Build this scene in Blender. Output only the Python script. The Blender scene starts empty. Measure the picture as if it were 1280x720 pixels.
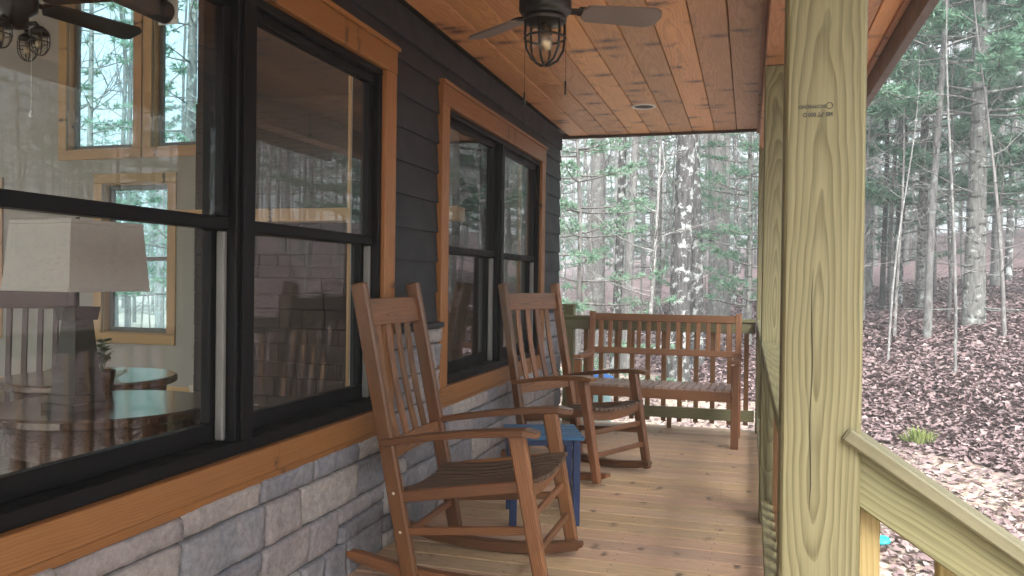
import bpy, math, random
import numpy as np
from mathutils import Vector, Matrix
from mathutils import noise as mnoise

random.seed(11)
rng = np.random.default_rng(7)
scene = bpy.context.scene
COL = scene.collection
R = math.radians
PI = math.pi

# ------------------------------------------------------------------ mesh builder
class MB:
    """collects shapes, builds ONE mesh object; carries grain coordinates and a per-shape random"""
    def __init__(self):
        self.v = []; self.f = []; self.g = []; self.r = []; self.s = []
    def add(self, verts, faces, g=None, r=None, smooth=False):
        o = len(self.v)
        if r is None: r = random.random()
        self.v.extend([tuple(p) for p in verts])
        self.g.extend([tuple(p) for p in (g if g is not None else verts)])
        self.r.extend([r] * len(verts))
        self.f.extend([tuple(i + o for i in f) for f in faces])
        self.s.extend([smooth] * len(faces))
    def bar(self, p0, p1, w, h, up=(0, 0, 1), bev=0.003, r=None, taper=1.0):
        """square-section bar from p0 to p1; w across, h along 'up'"""
        p0 = Vector(p0); p1 = Vector(p1); d = p1 - p0; L = d.length; d.normalize()
        up = Vector(up); s = d.cross(up)
        if s.length < 1e-5: s = d.cross(Vector((0, 1, 0)))
        s.normalize(); u = s.cross(d)
        hx, hy, hz = L / 2, w / 2, h / 2
        b = min(bev, hx * .9, hy * .9, hz * .9)
        if bev <= 0:
            vs = [(sx * hx, sy * hy, sz * hz) for sx in (-1, 1) for sy in (-1, 1) for sz in (-1, 1)]
            fs = [(0, 1, 3, 2), (4, 6, 7, 5), (0, 4, 5, 1), (2, 3, 7, 6), (0, 2, 6, 4), (1, 5, 7, 3)]
            m = (p0 + p1) / 2
            self.add([m + d * x - s * y + u * z for x, y, z in vs], fs, g=vs, r=r)
            return self
        vs = []; 
        for sx in (-1, 1):
            for sy in (-1, 1):
                for sz in (-1, 1):
                    vs.append((sx * hx, sy * (hy - b), sz * (hz - b)))
                    vs.append((sx * (hx - b), sy * hy, sz * (hz - b)))
                    vs.append((sx * (hx - b), sy * (hy - b), sz * hz))
        def I(sx, sy, sz, k): return (((sx > 0) * 4 + (sy > 0) * 2 + (sz > 0)) * 3) + k
        fs = []
        for sgn in (-1, 1):
            q = [(-1, -1), (1, -1), (1, 1), (-1, 1)]
            if sgn < 0: q = q[::-1]
            fs.append([I(sgn, a, c, 0) for a, c in q])
            q2 = q[::-1]
            fs.append([I(a, sgn, c, 1) for a, c in q2])
            fs.append([I(a, c, sgn, 2) for a, c in q])
        for a in (-1, 1):
            for c in (-1, 1):
                e = [I(a, c, -1, 0), I(a, c, 1, 0), I(a, c, 1, 1), I(a, c, -1, 1)]
                fs.append(e if a * c > 0 else e[::-1])
                e = [I(a, -1, c, 0), I(a, 1, c, 0), I(a, 1, c, 2), I(a, -1, c, 2)]
                fs.append(e[::-1] if a * c > 0 else e)
                e = [I(-1, a, c, 1), I(1, a, c, 1), I(1, a, c, 2), I(-1, a, c, 2)]
                fs.append(e if a * c > 0 else e[::-1])
                for z in (-1, 1):
                    t = [I(a, c, z, 0), I(a, c, z, 1), I(a, c, z, 2)]
                    fs.append(t if a * c * z > 0 else t[::-1])
        m = (p0 + p1) / 2
        out = []
        for x, y, z in vs:
            k = 1.0 + (taper - 1.0) * (x / L + .5)
            out.append(m + d * x + s * (y * k) + u * (z * k))
        fo = []
        for f in fs:
            c = sum((out[i] for i in f), Vector((0, 0, 0))) / len(f)
            nn = (out[f[1]] - out[f[0]]).cross(out[f[2]] - out[f[0]])
            fo.append(f if nn.dot(c - m) > 0 else f[::-1])
        self.add(out, fo, g=vs, r=r)
        return self
    def box(self, x0, x1, y0, y1, z0, z1, bev=0.002, r=None):
        dx, dy, dz = x1 - x0, y1 - y0, z1 - z0
        cx, cy, cz = (x0 + x1) / 2, (y0 + y1) / 2, (z0 + z1) / 2
        if dx >= dy and dx >= dz: return self.bar((x0, cy, cz), (x1, cy, cz), dy, dz, (0, 0, 1), bev, r)
        if dy >= dx and dy >= dz: return self.bar((cx, y0, cz), (cx, y1, cz), dx, dz, (0, 0, 1), bev, r)
        return self.bar((cx, cy, z0), (cx, cy, z1), dy, dx, (1, 0, 0), bev, r)
    def tube(self, pts, rad, n=8, cap=True, r=None, smooth=True):
        pts = [Vector(p) for p in pts]
        if not hasattr(rad, '__len__'): rad = [rad] * len(pts)
        vs = []; g = []; fs = []; prev = None; L = 0
        for i, p in enumerate(pts):
            d = (pts[min(i + 1, len(pts) - 1)] - pts[max(i - 1, 0)]).normalized()
            if prev is None:
                a = d.cross(Vector((0, 0, 1)))
                if a.length < .05: a = d.cross(Vector((1, 0, 0)))
            else:
                a = prev - d * prev.dot(d)
            a.normalize(); prev = a; b = d.cross(a)
            if i: L += (p - pts[i - 1]).length
            for k in range(n):
                t = 2 * PI * k / n
                o = a * math.cos(t) * rad[i] + b * math.sin(t) * rad[i]
                vs.append(p + o); g.append((L, math.cos(t) * rad[i], math.sin(t) * rad[i]))
        for i in range(len(pts) - 1):
            for k in range(n):
                k2 = (k + 1) % n
                fs.append((i * n + k, i * n + k2, (i + 1) * n + k2, (i + 1) * n + k))
        if cap:
            fs.append(tuple(range(n))[::-1]); fs.append(tuple((len(pts) - 1) * n + k for k in range(n)))
        self.add(vs, fs, g=g, r=r, smooth=smooth)
        return self
    def lathe(self, prof, n=24, c=(0, 0, 0), r=None, smooth=True, cap=True):
        vs = []; fs = []
        for (ra, z) in prof:
            for k in range(n):
                t = 2 * PI * k / n
                vs.append((c[0] + ra * math.cos(t), c[1] + ra * math.sin(t), c[2] + z))
        for i in range(len(prof) - 1):
            for k in range(n):
                k2 = (k + 1) % n
                fs.append((i * n + k, i * n + k2, (i + 1) * n + k2, (i + 1) * n + k))
        if cap and prof[0][0] > 1e-4: fs.append(tuple(range(n))[::-1])
        if cap and prof[-1][0] > 1e-4: fs.append(tuple((len(prof) - 1) * n + k for k in range(n)))
        self.add(vs, fs, r=r, smooth=smooth)
        return self
    def prism(self, poly, ext, r=None, g=None):
        """polygon (3D points) extruded by vector ext"""
        n = len(poly); e = Vector(ext)
        vs = [Vector(p) for p in poly] + [Vector(p) + e for p in poly]
        nrm = Vector((0, 0, 0))
        for i in range(n):
            nrm += (vs[i] - vs[0]).cross(vs[(i + 1) % n] - vs[0])
        flip = nrm.dot(e) > 0
        fs = [tuple(range(n))[::-1], tuple(range(n, 2 * n))] + [(i, (i + 1) % n, n + (i + 1) % n, n + i) for i in range(n)]
        if not flip: fs = [f[::-1] for f in fs]
        self.add(vs, fs, r=r, g=g)
        return self
    def sweep(self, pts, side, w, h, r=None):
        """rectangular section along a path; side = fixed width direction; w,h may be lists"""
        pts = [Vector(p) for p in pts]; s = Vector(side).normalized(); n = len(pts)
        W = w if hasattr(w, '__len__') else [w] * n
        H = h if hasattr(h, '__len__') else [h] * n
        vs = []; g = []; fs = []; L = 0
        for i, p in enumerate(pts):
            d = (pts[min(i + 1, n - 1)] - pts[max(i - 1, 0)]).normalized()
            u = s.cross(d).normalized()
            if i: L += (p - pts[i - 1]).length
            c = min(W[i], H[i]) * .12
            a, b = W[i] / 2, H[i] / 2
            sec = [(-a + c, -b), (a - c, -b), (a, -b + c), (a, b - c), (a - c, b), (-a + c, b), (-a, b - c), (-a, -b + c)]
            for x, y in sec:
                vs.append(p + s * x + u * y); g.append((L, x, y))
        for i in range(n - 1):
            for k in range(8):
                k2 = (k + 1) % 8
                fs.append((i * 8 + k, i * 8 + k2, (i + 1) * 8 + k2, (i + 1) * 8 + k))
        fs.append(tuple(range(8))[::-1]); fs.append(tuple((n - 1) * 8 + k for k in range(8)))
        self.add(vs, [f[::-1] for f in fs], g=g, r=r)
        return self
    def mesh(self, name):
        me = bpy.data.meshes.new(name)
        me.from_pydata(self.v, [], self.f)
        a = me.attributes.new('gco', 'FLOAT_VECTOR', 'POINT')
        a.data.foreach_set('vector', np.array(self.g, dtype=np.float32).ravel())
        a = me.attributes.new('rnd', 'FLOAT', 'POINT')
        a.data.foreach_set('value', np.array(self.r, dtype=np.float32))
        me.polygons.foreach_set('use_smooth', np.array(self.s, dtype=bool))
        me.update()
        return me
    def build(self, name, mat, parent=None):
        me = self.mesh(name)
        if mat: me.materials.append(mat)
        o = bpy.data.objects.new(name, me); COL.objects.link(o)
        if parent: o.parent = parent
        return o

def tag(o, label=None, cat=None, group=None, kind=None):
    if label: o['label'] = label
    if cat: o['category'] = cat
    if group: o['group'] = group
    if kind: o['kind'] = kind
    return o
def thing(name, label, cat, loc=(0, 0, 0), rz=0, group=None):
    o = bpy.data.objects.new(name, None); COL.objects.link(o)
    o.empty_display_size = .1
    o.location = loc; o.rotation_euler = (0, 0, rz)
    return tag(o, label, cat, group)
def dup(root, loc, rz=0, sc=None, label=None, group=None):
    def cp(o, par):
        c = o.copy(); COL.objects.link(c)
        if par: c.parent = par
        for ch in list(o.children): cp(ch, c)
        return c
    r = cp(root, None); r.location = loc; r.rotation_euler = (0, 0, rz)
    if sc is not None: r.scale = sc if hasattr(sc, '__len__') else (sc, sc, sc)
    if label: r['label'] = label
    if group: r['group'] = group
    return r

# ------------------------------------------------------------------ node helpers
class NT:
    def __init__(self, name):
        self.m = bpy.data.materials.new(name); self.m.use_nodes = True
        self.t = self.m.node_tree; self.t.nodes.clear()
        self.out = self.t.nodes.new('ShaderNodeOutputMaterial')
    def n(self, typ, **kw):
        x = self.t.nodes.new(typ)
        for k, v in kw.items(): setattr(x, k, v)
        return x
    def put(self, sock, v):
        if hasattr(v, 'is_output') or isinstance(v, bpy.types.NodeSocket): self.t.links.new(v, sock)
        elif hasattr(v, '__len__') and len(v) == 3 and len(sock.default_value) == 4: sock.default_value = (*v, 1)
        else: sock.default_value = v
    def math(self, op, a, b=0.0, c=None):
        x = self.n('ShaderNodeMath', operation=op)
        self.put(x.inputs[0], a); self.put(x.inputs[1], b)
        if c is not None: self.put(x.inputs[2], c)
        return x.outputs[0]
    def vmath(self, op, a, b):
        x = self.n('ShaderNodeVectorMath', operation=op)
        self.put(x.inputs[0], a); self.put(x.inputs[1], b)
        return x.outputs[0]
    def attr(self, name, o='Fac'):
        x = self.n('ShaderNodeAttribute', attribute_name=name); return x.outputs[o]
    def sep(self, v):
        x = self.n('ShaderNodeSeparateXYZ'); self.put(x.inputs[0], v); return x.outputs
    def comb(self, a, b, c):
        x = self.n('ShaderNodeCombineXYZ')
        for i, s in enumerate((a, b, c)): self.put(x.inputs[i], s)
        return x.outputs[0]
    def noise(self, vec, scale=5, detail=3, rough=.55, dist=0):
        x = self.n('ShaderNodeTexNoise'); self.put(x.inputs['Vector'], vec)
        self.put(x.inputs['Scale'], scale); x.inputs['Detail'].default_value = detail
        x.inputs['Roughness'].default_value = rough; x.inputs['Distortion'].default_value = dist
        return x.outputs[0]
    def voro(self, vec, scale=5, feature='F1', out='Distance', rnd=1.0, dim='3D'):
        x = self.n('ShaderNodeTexVoronoi', feature=feature, voronoi_dimensions=dim); self.put(x.inputs['Vector'], vec)
        self.put(x.inputs['Scale'], scale); x.inputs['Randomness'].default_value = rnd
        return x.outputs[out]
    def ramp(self, fac, stops, interp='LINEAR'):
        x = self.n('ShaderNodeValToRGB'); self.put(x.inputs[0], fac)
        e = x.color_ramp.elements; x.color_ramp.interpolation = interp
        col = lambda c: (c, c, c, 1) if not hasattr(c, '__len__') else (*c, 1)
        e.remove(e[1]); e[0].position = stops[0][0]; e[0].color = col(stops[0][1])
        for p, c in stops[1:]:
            q = e.new(p); q.color = col(c)
        return x.outputs[0]
    def mix(self, fac, a, b, mode='MIX'):
        x = self.n('ShaderNodeMix', data_type='RGBA', blend_type=mode)
        self.put(x.inputs[0], fac); self.put(x.inputs[6], a); self.put(x.inputs[7], b)
        return x.outputs[2]
    def map(self, v, a, b, c, d):
        x = self.n('ShaderNodeMapRange'); self.put(x.inputs[0], v)
        for i, k in enumerate((a, b, c, d)): x.inputs[i + 1].default_value = k
        return x.outputs[0]
    def bsdf(self, color, rough=.5, metal=0, spec=None, bump=None, bstr=.3, bdist=.01, trans=None, coat=None):
        p = self.n('ShaderNodeBsdfPrincipled')
        self.put(p.inputs['Base Color'], color); self.put(p.inputs['Roughness'], rough)
        self.put(p.inputs['Metallic'], metal)
        if spec is not None: self.put(p.inputs['Specular IOR Level'], spec)
        if coat: p.inputs['Coat Weight'].default_value = coat; p.inputs['Coat Roughness'].default_value = .2
        if bump is not None:
            b = self.n('ShaderNodeBump'); self.put(b.inputs['Height'], bump)
            b.inputs['Strength'].default_value = bstr; b.inputs['Distance'].default_value = bdist
            self.t.links.new(b.outputs[0], p.inputs['Normal'])
        self.t.links.new(p.outputs[0], self.out.inputs[0])
        return p

def plain(name, col, rough=.5, metal=0, var=.12, scale=9, spec=None, bstr=.15):
    t = NT(name)
    co = t.n('ShaderNodeTexCoord').outputs['Object']
    nz = t.noise(co, scale, 5, .6)
    k = t.map(nz, .25, .75, 1 - var, 1 + var)
    c = t.mix(1.0, col, t.comb(k, k, k), 'MULTIPLY')
    fine = t.noise(co, scale * 12, 3)
    rr = t.map(nz, .3, .7, max(rough - .08, .02), min(rough + .08, 1))
    t.bsdf(c, rr, metal, spec, fine, bstr, .002)
    return t.m

def wood(name, light, dark, spacing=.012, tilt=.05, depth=.05, wob=.02, contrast=1.0, rough=.55, tint=.18, knots=0.0,
         knotcol=(.06, .025, .012), dirt=0.0, dirtcol=(.2, .18, .15), spread=.12, bump=.25, sharp=.55):
    """sawn wood: tilted growth rings cut by the board's faces, fibres, optional knots, tint per board"""
    t = NT(name)
    g = t.attr('gco', 'Vector'); rn = t.attr('rnd')
    h1 = t.math('FRACT', t.math('MULTIPLY', rn, 7.31)); h2 = t.math('FRACT', t.math('MULTIPLY', rn, 13.77)); h3 = t.math('FRACT', t.math('MULTIPLY', rn, 29.13))
    gx, gy, gz = t.sep(g)[0:3]
    off = t.comb(t.math('MULTIPLY', rn, 53.0), t.math('MULTIPLY', h1, 17.0), t.math('MULTIPLY', h2, 11.0))
    gl = t.vmath('ADD', g, off)
    low = t.noise(t.vmath('MULTIPLY', gl, (1.6, 3.0, 3.0)), 1.0, 2)
    low2 = t.noise(t.vmath('MULTIPLY', gl, (4.5, 9.0, 9.0)), 1.0, 2)
    a = t.math('ADD', gy, t.math('MULTIPLY', t.math('SUBTRACT', h1, .5), spread))
    a = t.math('ADD', a, t.math('MULTIPLY', t.math('SUBTRACT', low, .5), wob * 2))
    tl = t.math('MULTIPLY', gx, t.math('MULTIPLY', tilt, t.math('SUBTRACT', t.math('MULTIPLY', t.math('GREATER_THAN', h3, .5), 2.0), 1.0)))
    b = t.math('ADD', t.math('ADD', gz, depth), tl)
    b = t.math('ADD', b, t.math('MULTIPLY', h2, spread * .6))
    b = t.math('ADD', b, t.math('MULTIPLY', t.math('SUBTRACT', low2, .5), wob * 1.6))
    r = t.math('SQRT', t.math('ADD', t.math('MULTIPLY', a, a), t.math('MULTIPLY', b, b)))
    r = t.math('ADD', r, t.math('MULTIPLY', t.math('SUBTRACT', t.noise(t.comb(t.math('ADD', t.math('MULTIPLY', r, .55 / spacing), t.math('MULTIPLY', rn, 40.0)), 0.0, 0.0), 1.0, 1), .5), spacing * 1.3))
    ring = t.math('FRACT', t.math('DIVIDE', r, spacing))
    ring = t.ramp(ring, [(0, 0.0), (sharp, .25), (.86, 1.0), (.97, .65), (1, 0.0)])
    fib = t.noise(t.vmath('MULTIPLY', gl, (6.0, 220.0, 220.0)), 1.0, 2)
    fac = t.math('MULTIPLY', t.math('ADD', t.math('MULTIPLY', ring, .75), t.math('MULTIPLY', t.math('SUBTRACT', fib, .5), .7)), contrast)
    x = t.n('ShaderNodeClamp'); t.put(x.inputs[0], fac)
    col = t.mix(x.outputs[0], light, dark)
    k = t.map(rn, 0, 1, 1 - tint, 1 + tint)
    big = t.map(t.noise(t.vmath('MULTIPLY', gl, (1.2, 5, 5)), 1.0, 3), .3, .7, .88, 1.1)
    k2 = t.math('MULTIPLY', k, big)
    col = t.mix(1.0, col, t.comb(k2, t.math('MULTIPLY', k2, t.map(h2, 0, 1, .95, 1.04)), t.math('MULTIPLY', k2, t.map(h3, 0, 1, .88, 1.08))), 'MULTIPLY')
    if knots > 0:
        kv = t.vmath('MULTIPLY', t.vmath('ADD', gl, t.comb(0, t.math('MULTIPLY', t.math('SUBTRACT', low2, .5), .05), 0)), (1.0, .5, .5))
        kv = t.vmath('MULTIPLY', t.comb(t.sep(gl)[0], t.sep(kv)[1], 0.0), (1, 1, 0))
        vd = t.voro(kv, 4.2, dim='2D')
        vn = t.math('ADD', vd, t.math('MULTIPLY', t.math('SUBTRACT', t.noise(gl, 38, 3), .5), .26))
        km = t.ramp(vn, [(knots * .35, 1.0), (knots, .35), (knots * 1.9, 0.0)])
        pick = t.math('GREATER_THAN', t.noise(t.vmath('MULTIPLY', gl, (1.1, 1.5, 1.5)), 1.0, 1), .40)
        col = t.mix(t.math('MULTIPLY', km, pick), col, knotcol)
    if dirt > 0:
        dm = t.ramp(t.noise(t.vmath('MULTIPLY', gl, (2.2, 5, 5)), 1.3, 5, .65), [(.45, 0.0), (.72, 1.0)])
        col = t.mix(t.math('MULTIPLY', dm, dirt), col, dirtcol)
    hb = t.math('ADD', t.math('MULTIPLY', fib, .6), t.math('MULTIPLY', ring, -.35))
    rr = t.map(fib, .3, .7, rough - .08, rough + .1)
    t.bsdf(col, rr, 0, None, hb, bump, .0015)
    return t.m

def glass(name, ior=1.55, tint=(.97, .985, .98)):
    t = NT(name)
    tr = t.n('ShaderNodeBsdfTransparent'); tr.inputs[0].default_value = (*tint, 1)
    gl = t.n('ShaderNodeBsdfGlossy'); gl.inputs['Roughness'].default_value = .0; gl.inputs[0].default_value = (1, 1, 1, 1)
    co = t.n('ShaderNodeTexCoord').outputs['Object']
    b = t.n('ShaderNodeBump'); b.inputs['Strength'].default_value = .02; b.inputs['Distance'].default_value = .02
    t.put(b.inputs['Height'], t.noise(co, 2.2, 1)); t.t.links.new(b.outputs[0], gl.inputs['Normal'])
    geo = t.n('ShaderNodeNewGeometry')
    dp = t.n('ShaderNodeVectorMath', operation='DOT_PRODUCT'); t.put(dp.inputs[0], geo.outputs['Normal']); t.put(dp.inputs[1], geo.outputs['Incoming'])
    c5 = t.math('POWER', t.math('SUBTRACT', 1.0, t.math('ABSOLUTE', dp.outputs['Value'])), 5.0)
    r0 = ((ior - 1) / (ior + 1)) ** 2
    fr = t.n('ShaderNodeMath', operation='MULTIPLY_ADD'); t.put(fr.inputs[0], c5); fr.inputs[1].default_value = 1 - r0; fr.inputs[2].default_value = r0
    m = t.n('ShaderNodeMixShader')
    t.t.links.new(fr.outputs[0], m.inputs[0]); t.t.links.new(tr.outputs[0], m.inputs[1]); t.t.links.new(gl.outputs[0], m.inputs[2])
    t.t.links.new(m.outputs[0], t.out.inputs[0])
    return t.m

# ------------------------------------------------------------------ materials
M = {}
M['ceil'] = wood('cedar_ceiling', (.54, .265, .105), (.34, .14, .05), .009, .03, .06, .02, .85, .42, .34, knots=.13, knotcol=(.10, .035, .018), spread=.16)
M['beam'] = wood('stained_beam', (.33, .15, .08), (.2, .085, .04), .01, .03, .06, .02, .8, .55, .1, knots=.1)
M['trim'] = wood('stained_trim', (.275, .12, .038), (.165, .058, .016), .008, .02, .06, .015, .7, .42, .14, knots=.06)
M['intrim'] = wood('interior_trim', (.50, .31, .15), (.36, .20, .09), .009, .02, .06, .015, .7, .45, .12, knots=.06)
M['pt'] = wood('treated_pine', (.215, .208, .115), (.108, .099, .046), .0125, .055, .045, .012, .95, .65, .05, spread=.05, dirt=.18, dirtcol=(.19, .165, .085), bump=.2, sharp=.4)
M['ptpost'] = wood('treated_pine_post', (.205, .196, .092), (.078, .068, .024), .0108, .075, .07, .021, .95, .65, .03, spread=.03, dirt=.15, dirtcol=(.19, .165, .085), bump=.2, sharp=.35)
M['baluster'] = wood('stained_baluster', (.25, .135, .06), (.15, .072, .03), .007, .03, .04, .01, .8, .6, .2)
M['ochre'] = wood('new_baluster', (.36, .27, .11), (.24, .165, .06), .008, .03, .05, .012, .8, .6, .15)
M['deck'] = wood('deck_board', (.58, .405, .262), (.37, .24, .14), .009, .02, .06, .02, .7, .42, .16, knots=.06, knotcol=(.15, .09, .05), dirt=.45, dirtcol=(.33, .25, .17), spread=.1)
M['chair'] = wood('oiled_hardwood', (.225, .098, .039), (.075, .030, .013), .006, .03, .03, .01, 1.0, .36, .3, spread=.06, dirt=.6, dirtcol=(.07, .035, .018))
M['bench'] = wood('bench_hardwood', (.25, .112, .048), (.10, .04, .017), .006, .03, .03, .01, .9, .45, .26, spread=.06, dirt=.4, dirtcol=(.11, .05, .028))
M['benchseat'] = wood('weathered_bench_seat', (.33, .25, .21), (.20, .14, .11), .006, .03, .03, .01, .7, .5, .16, spread=.06)
M['chairseat'] = wood('weathered_chair_seat', (.105, .066, .045), (.055, .032, .02), .006, .03, .03, .01, .7, .5, .16, spread=.06)
M['dark_wood'] = wood('dark_walnut', (.045, .022, .014), (.022, .01, .007), .006, .03, .03, .01, .8, .3, .15)
M['indoor_chair'] = wood('indoor_chair_wood', (.06, .02, .013), (.03, .01, .007), .006, .03, .03, .01, .8, .35, .15)
M['siding'] = plain('charcoal_siding', (.011, .0145, .021), .6, var=.16, scale=6)
M['frieze'] = plain('charcoal_frieze', (.010, .013, .019), .6, var=.12)
M['black'] = plain('black_window_frame', (.006, .0065, .008), .45, var=.15, spec=.12)
M['liner'] = plain('jamb_liner', (.15, .15, .145), .5)
M['fanblack'] = plain('black_fan_metal', (.010, .010, .011), .35, var=.2)
M['blade'] = plain('fan_blade', (.17, .145, .135), .5, var=.15, scale=5)
M['wallpaint'] = plain('beige_wall_paint', (.35, .322, .285), .85, var=.03, scale=2)
M['ceilpaint'] = plain('white_ceiling_paint', (.72, .70, .66), .85, var=.03, scale=2)
M['infloor'] = wood('dark_floor', (.07, .045, .03), (.04, .024, .016), .008, .03, .05, .02, .8, .28, .25)
M['fascia'] = plain('brown_fascia', (.075, .055, .05), .5, var=.08)
M['roof'] = plain('roof_shingle', (.05, .05, .05), .9, var=.3, scale=20)
M['blue'] = plain('blue_table_paint', (.030, .115, .235), .4, var=.08)
M['navy'] = plain('navy_table_leg', (.012, .032, .10), .4, var=.1)
M['bluelid'] = plain('blue_plastic', (.05, .22, .62), .4, var=.05)
M['aqua'] = plain('pale_aqua_plastic', (.42, .68, .70), .4, var=.05)
M['cyan'] = plain('cyan_plastic', (.03, .55, .60), .4)
M['shade'] = plain('linen_shade', (.40, .37, .33), .9, var=.06, scale=40)
M['lampbase'] = plain('bronze_lamp_base', (.03, .023, .017), .5, var=.3, scale=14)
M['rollshade'] = plain('grey_roller_fabric', (.05, .05, .055), .8)
M['white'] = plain('white_plastic', (.75, .74, .71), .5, var=.04)
M['dark'] = plain('dark_recess', (.02, .018, .016), .6)
M['brass'] = plain('bulb_metal', (.5, .42, .28), .35, 1)
M['ink'] = plain('stamp_ink', (.06, .06, .048), .8, var=.35, scale=200)
M['screw'] = plain('pale_plug', (.5, .42, .34), .5)
M['concrete'] = plain('foundation', (.25, .24, .23), .9)
M['clay'] = plain('cream_ceramic', (.55, .48, .40), .5)
M['leafgreen'] = plain('house_plant', (.05, .075, .03), .6)
M['dried'] = plain('dried_stems', (.13, .09, .06), .9)
M['glass'] = glass('window_glass', 1.47)
M['tinted'] = glass('tinted_glass', 1.47, (.80, .95, .985))
M['jar'] = glass('jar_glass', 1.5, (.95, .94, .9))

def stone_mat():
    t = NT('ledge_stone')
    rn = t.attr('rnd'); co = t.n('ShaderNodeTexCoord').outputs['Object']
    base = t.ramp(rn, [(0, (.19, .195, .225)), (.17, (.28, .26, .27)), (.33, (.34, .305, .29)), (.48, (.23, .235, .26)), (.6, (.37, .34, .32)), (.76, (.30, .27, .27)), (.9, (.40, .385, .375))], 'CONSTANT')
    off = t.vmath('ADD', co, t.comb(t.math('MULTIPLY', rn, 31.0), 0, t.math('MULTIPLY', rn, 17.0)))
    n1 = t.noise(off, 11, 6, .65, .6); n2 = t.noise(off, 45, 5, .7)
    warm = t.ramp(n1, [(.38, 0.0), (.62, .75)])
    col = t.mix(t.math('MULTIPLY', warm, .45), base, (.36, .32, .30))
    cold = t.ramp(t.noise(off, 7, 4, .6, .8), [(.5, 0.0), (.68, .8)])
    col = t.mix(t.math('MULTIPLY', cold, .5), col, (.15, .155, .175))
    k = t.map(n2, .25, .75, .58, 1.18)
    col = t.mix(1.0, col, t.comb(k, k, k), 'MULTIPLY')
    h = t.math('ADD', t.math('MULTIPLY', n1, 1.0), t.math('MULTIPLY', n2, .5))
    t.bsdf(col, .82, 0, None, h, .8, .012)
    return t.m
M['stone'] = stone_mat()
M['mortar'] = plain('grey_mortar', (.095, .09, .087), .95, var=.2, scale=30)

def bark_mat(name, light, dark, patch=0.0, patchcol=(.5, .52, .48), rings=False):
    t = NT(name)
    co = t.n('ShaderNodeTexCoord').outputs['Object']
    oi = t.n('ShaderNodeObjectInfo').outputs['Random']
    c2 = t.vmath('ADD', co, t.comb(t.math('MULTIPLY', oi, 40.0), 0, 0))
    f = t.noise(t.vmath('MULTIPLY', c2, (26, 26, 5)), 1.0, 4, .65)
    fac = t.ramp(f, [(.36, 0.0), (.58, 1.0)])
    col = t.mix(fac, dark, light)
    if patch > 0:
        p = t.ramp(t.noise(c2, 7.5, 5, .72), [(.62 - patch * .2, 0.0), (.66 - patch * .2, 1.0)])
        col = t.mix(p, col, patchcol)
    if rings:
        z = t.sep(co)[2]
        w = t.math('ADD', z, t.math('MULTIPLY', t.noise(c2, 3, 2), .25))
        q = t.math('FRACT', t.math('MULTIPLY', w, 4.2))
        rm = t.math('MULTIPLY', t.ramp(q, [(0, 1.0), (.14, .8), (.2, 0.0), (1, 0.0)]), t.ramp(t.noise(t.vmath('MULTIPLY', c2, (9, 9, 3)), 1.0, 2), [(.45, 0.0), (.55, 1.0)]))
        col = t.mix(rm, col, (.03, .03, .03))
    k = t.map(oi, 0, 1, .75, 1.3)
    col = t.mix(1.0, col, t.comb(k, k, k), 'MULTIPLY')
    t.bsdf(col, .9, 0, .2, f, .6, .02)
    return t.m
M['bark'] = bark_mat('grey_bark', (.175, .173, .17), (.09, .089, .088), .3, (.22, .24, .225))
M['bark_dark'] = bark_mat('lichen_bark', (.10, .098, .098), (.04, .04, .042), .45, (.34, .37, .36))
M['bark_pine'] = bark_mat('pine_bark', (.16, .162, .152), (.075, .075, .073), .25, (.3, .33, .31), rings=True)
M['bark_pale'] = bark_mat('birch_bark', (.25, .25, .245), (.12, .118, .118), .3, (.36, .37, .36))
M['twig'] = bark_mat('twig_bark', (.19, .183, .178), (.10, .096, .094), .3, (.25, .26, .25))
M['twig_black'] = bark_mat('wet_bark', (.05, .047, .048), (.022, .02, .022))
def needle_mat(name, a, b):
    t = NT(name)
    rn = t.attr('rnd'); oi = t.n('ShaderNodeObjectInfo').outputs['Random']
    col = t.mix(rn, a, b)
    k = t.map(oi, 0, 1, .8, 1.25)
    col = t.mix(1.0, col, t.comb(k, k, k), 'MULTIPLY')
    d = t.n('ShaderNodeBsdfDiffuse'); t.put(d.inputs[0], col)
    tr = t.n('ShaderNodeBsdfTranslucent'); t.put(tr.inputs[0], col)
    m = t.n('ShaderNodeMixShader'); m.inputs[0].default_value = .35
    t.t.links.new(d.outputs[0], m.inputs[1]); t.t.links.new(tr.outputs[0], m.inputs[2])
    t.t.links.new(m.outputs[0], t.out.inputs[0])
    return t.m
M['needle'] = needle_mat('pine_needle', (.10, .20, .135), (.20, .33, .235))
M['needle_light'] = needle_mat('young_pine_needle', (.12, .21, .15), (.22, .32, .24))
M['weed'] = needle_mat('weed_leaf', (.12, .18, .05), (.28, .32, .12))

def leaf_mat():
    t = NT('dead_leaf')
    rn = t.attr('rnd')
    col = t.ramp(rn, [(0, (.125, .084, .088)), (.3, (.155, .106, .109)), (.55, (.182, .128, .129)), (.8, (.21, .152, .151)), (.95, (.245, .187, .182)), (.99, (.31, .25, .24)), (1, (.40, .345, .33))])
    d = t.n('ShaderNodeBsdfPrincipled'); t.put(d.inputs['Base Color'], col); d.inputs['Roughness'].default_value = .55
    t.t.links.new(d.outputs[0], t.out.inputs[0])
    return t.m
M['leaf'] = leaf_mat()

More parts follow.
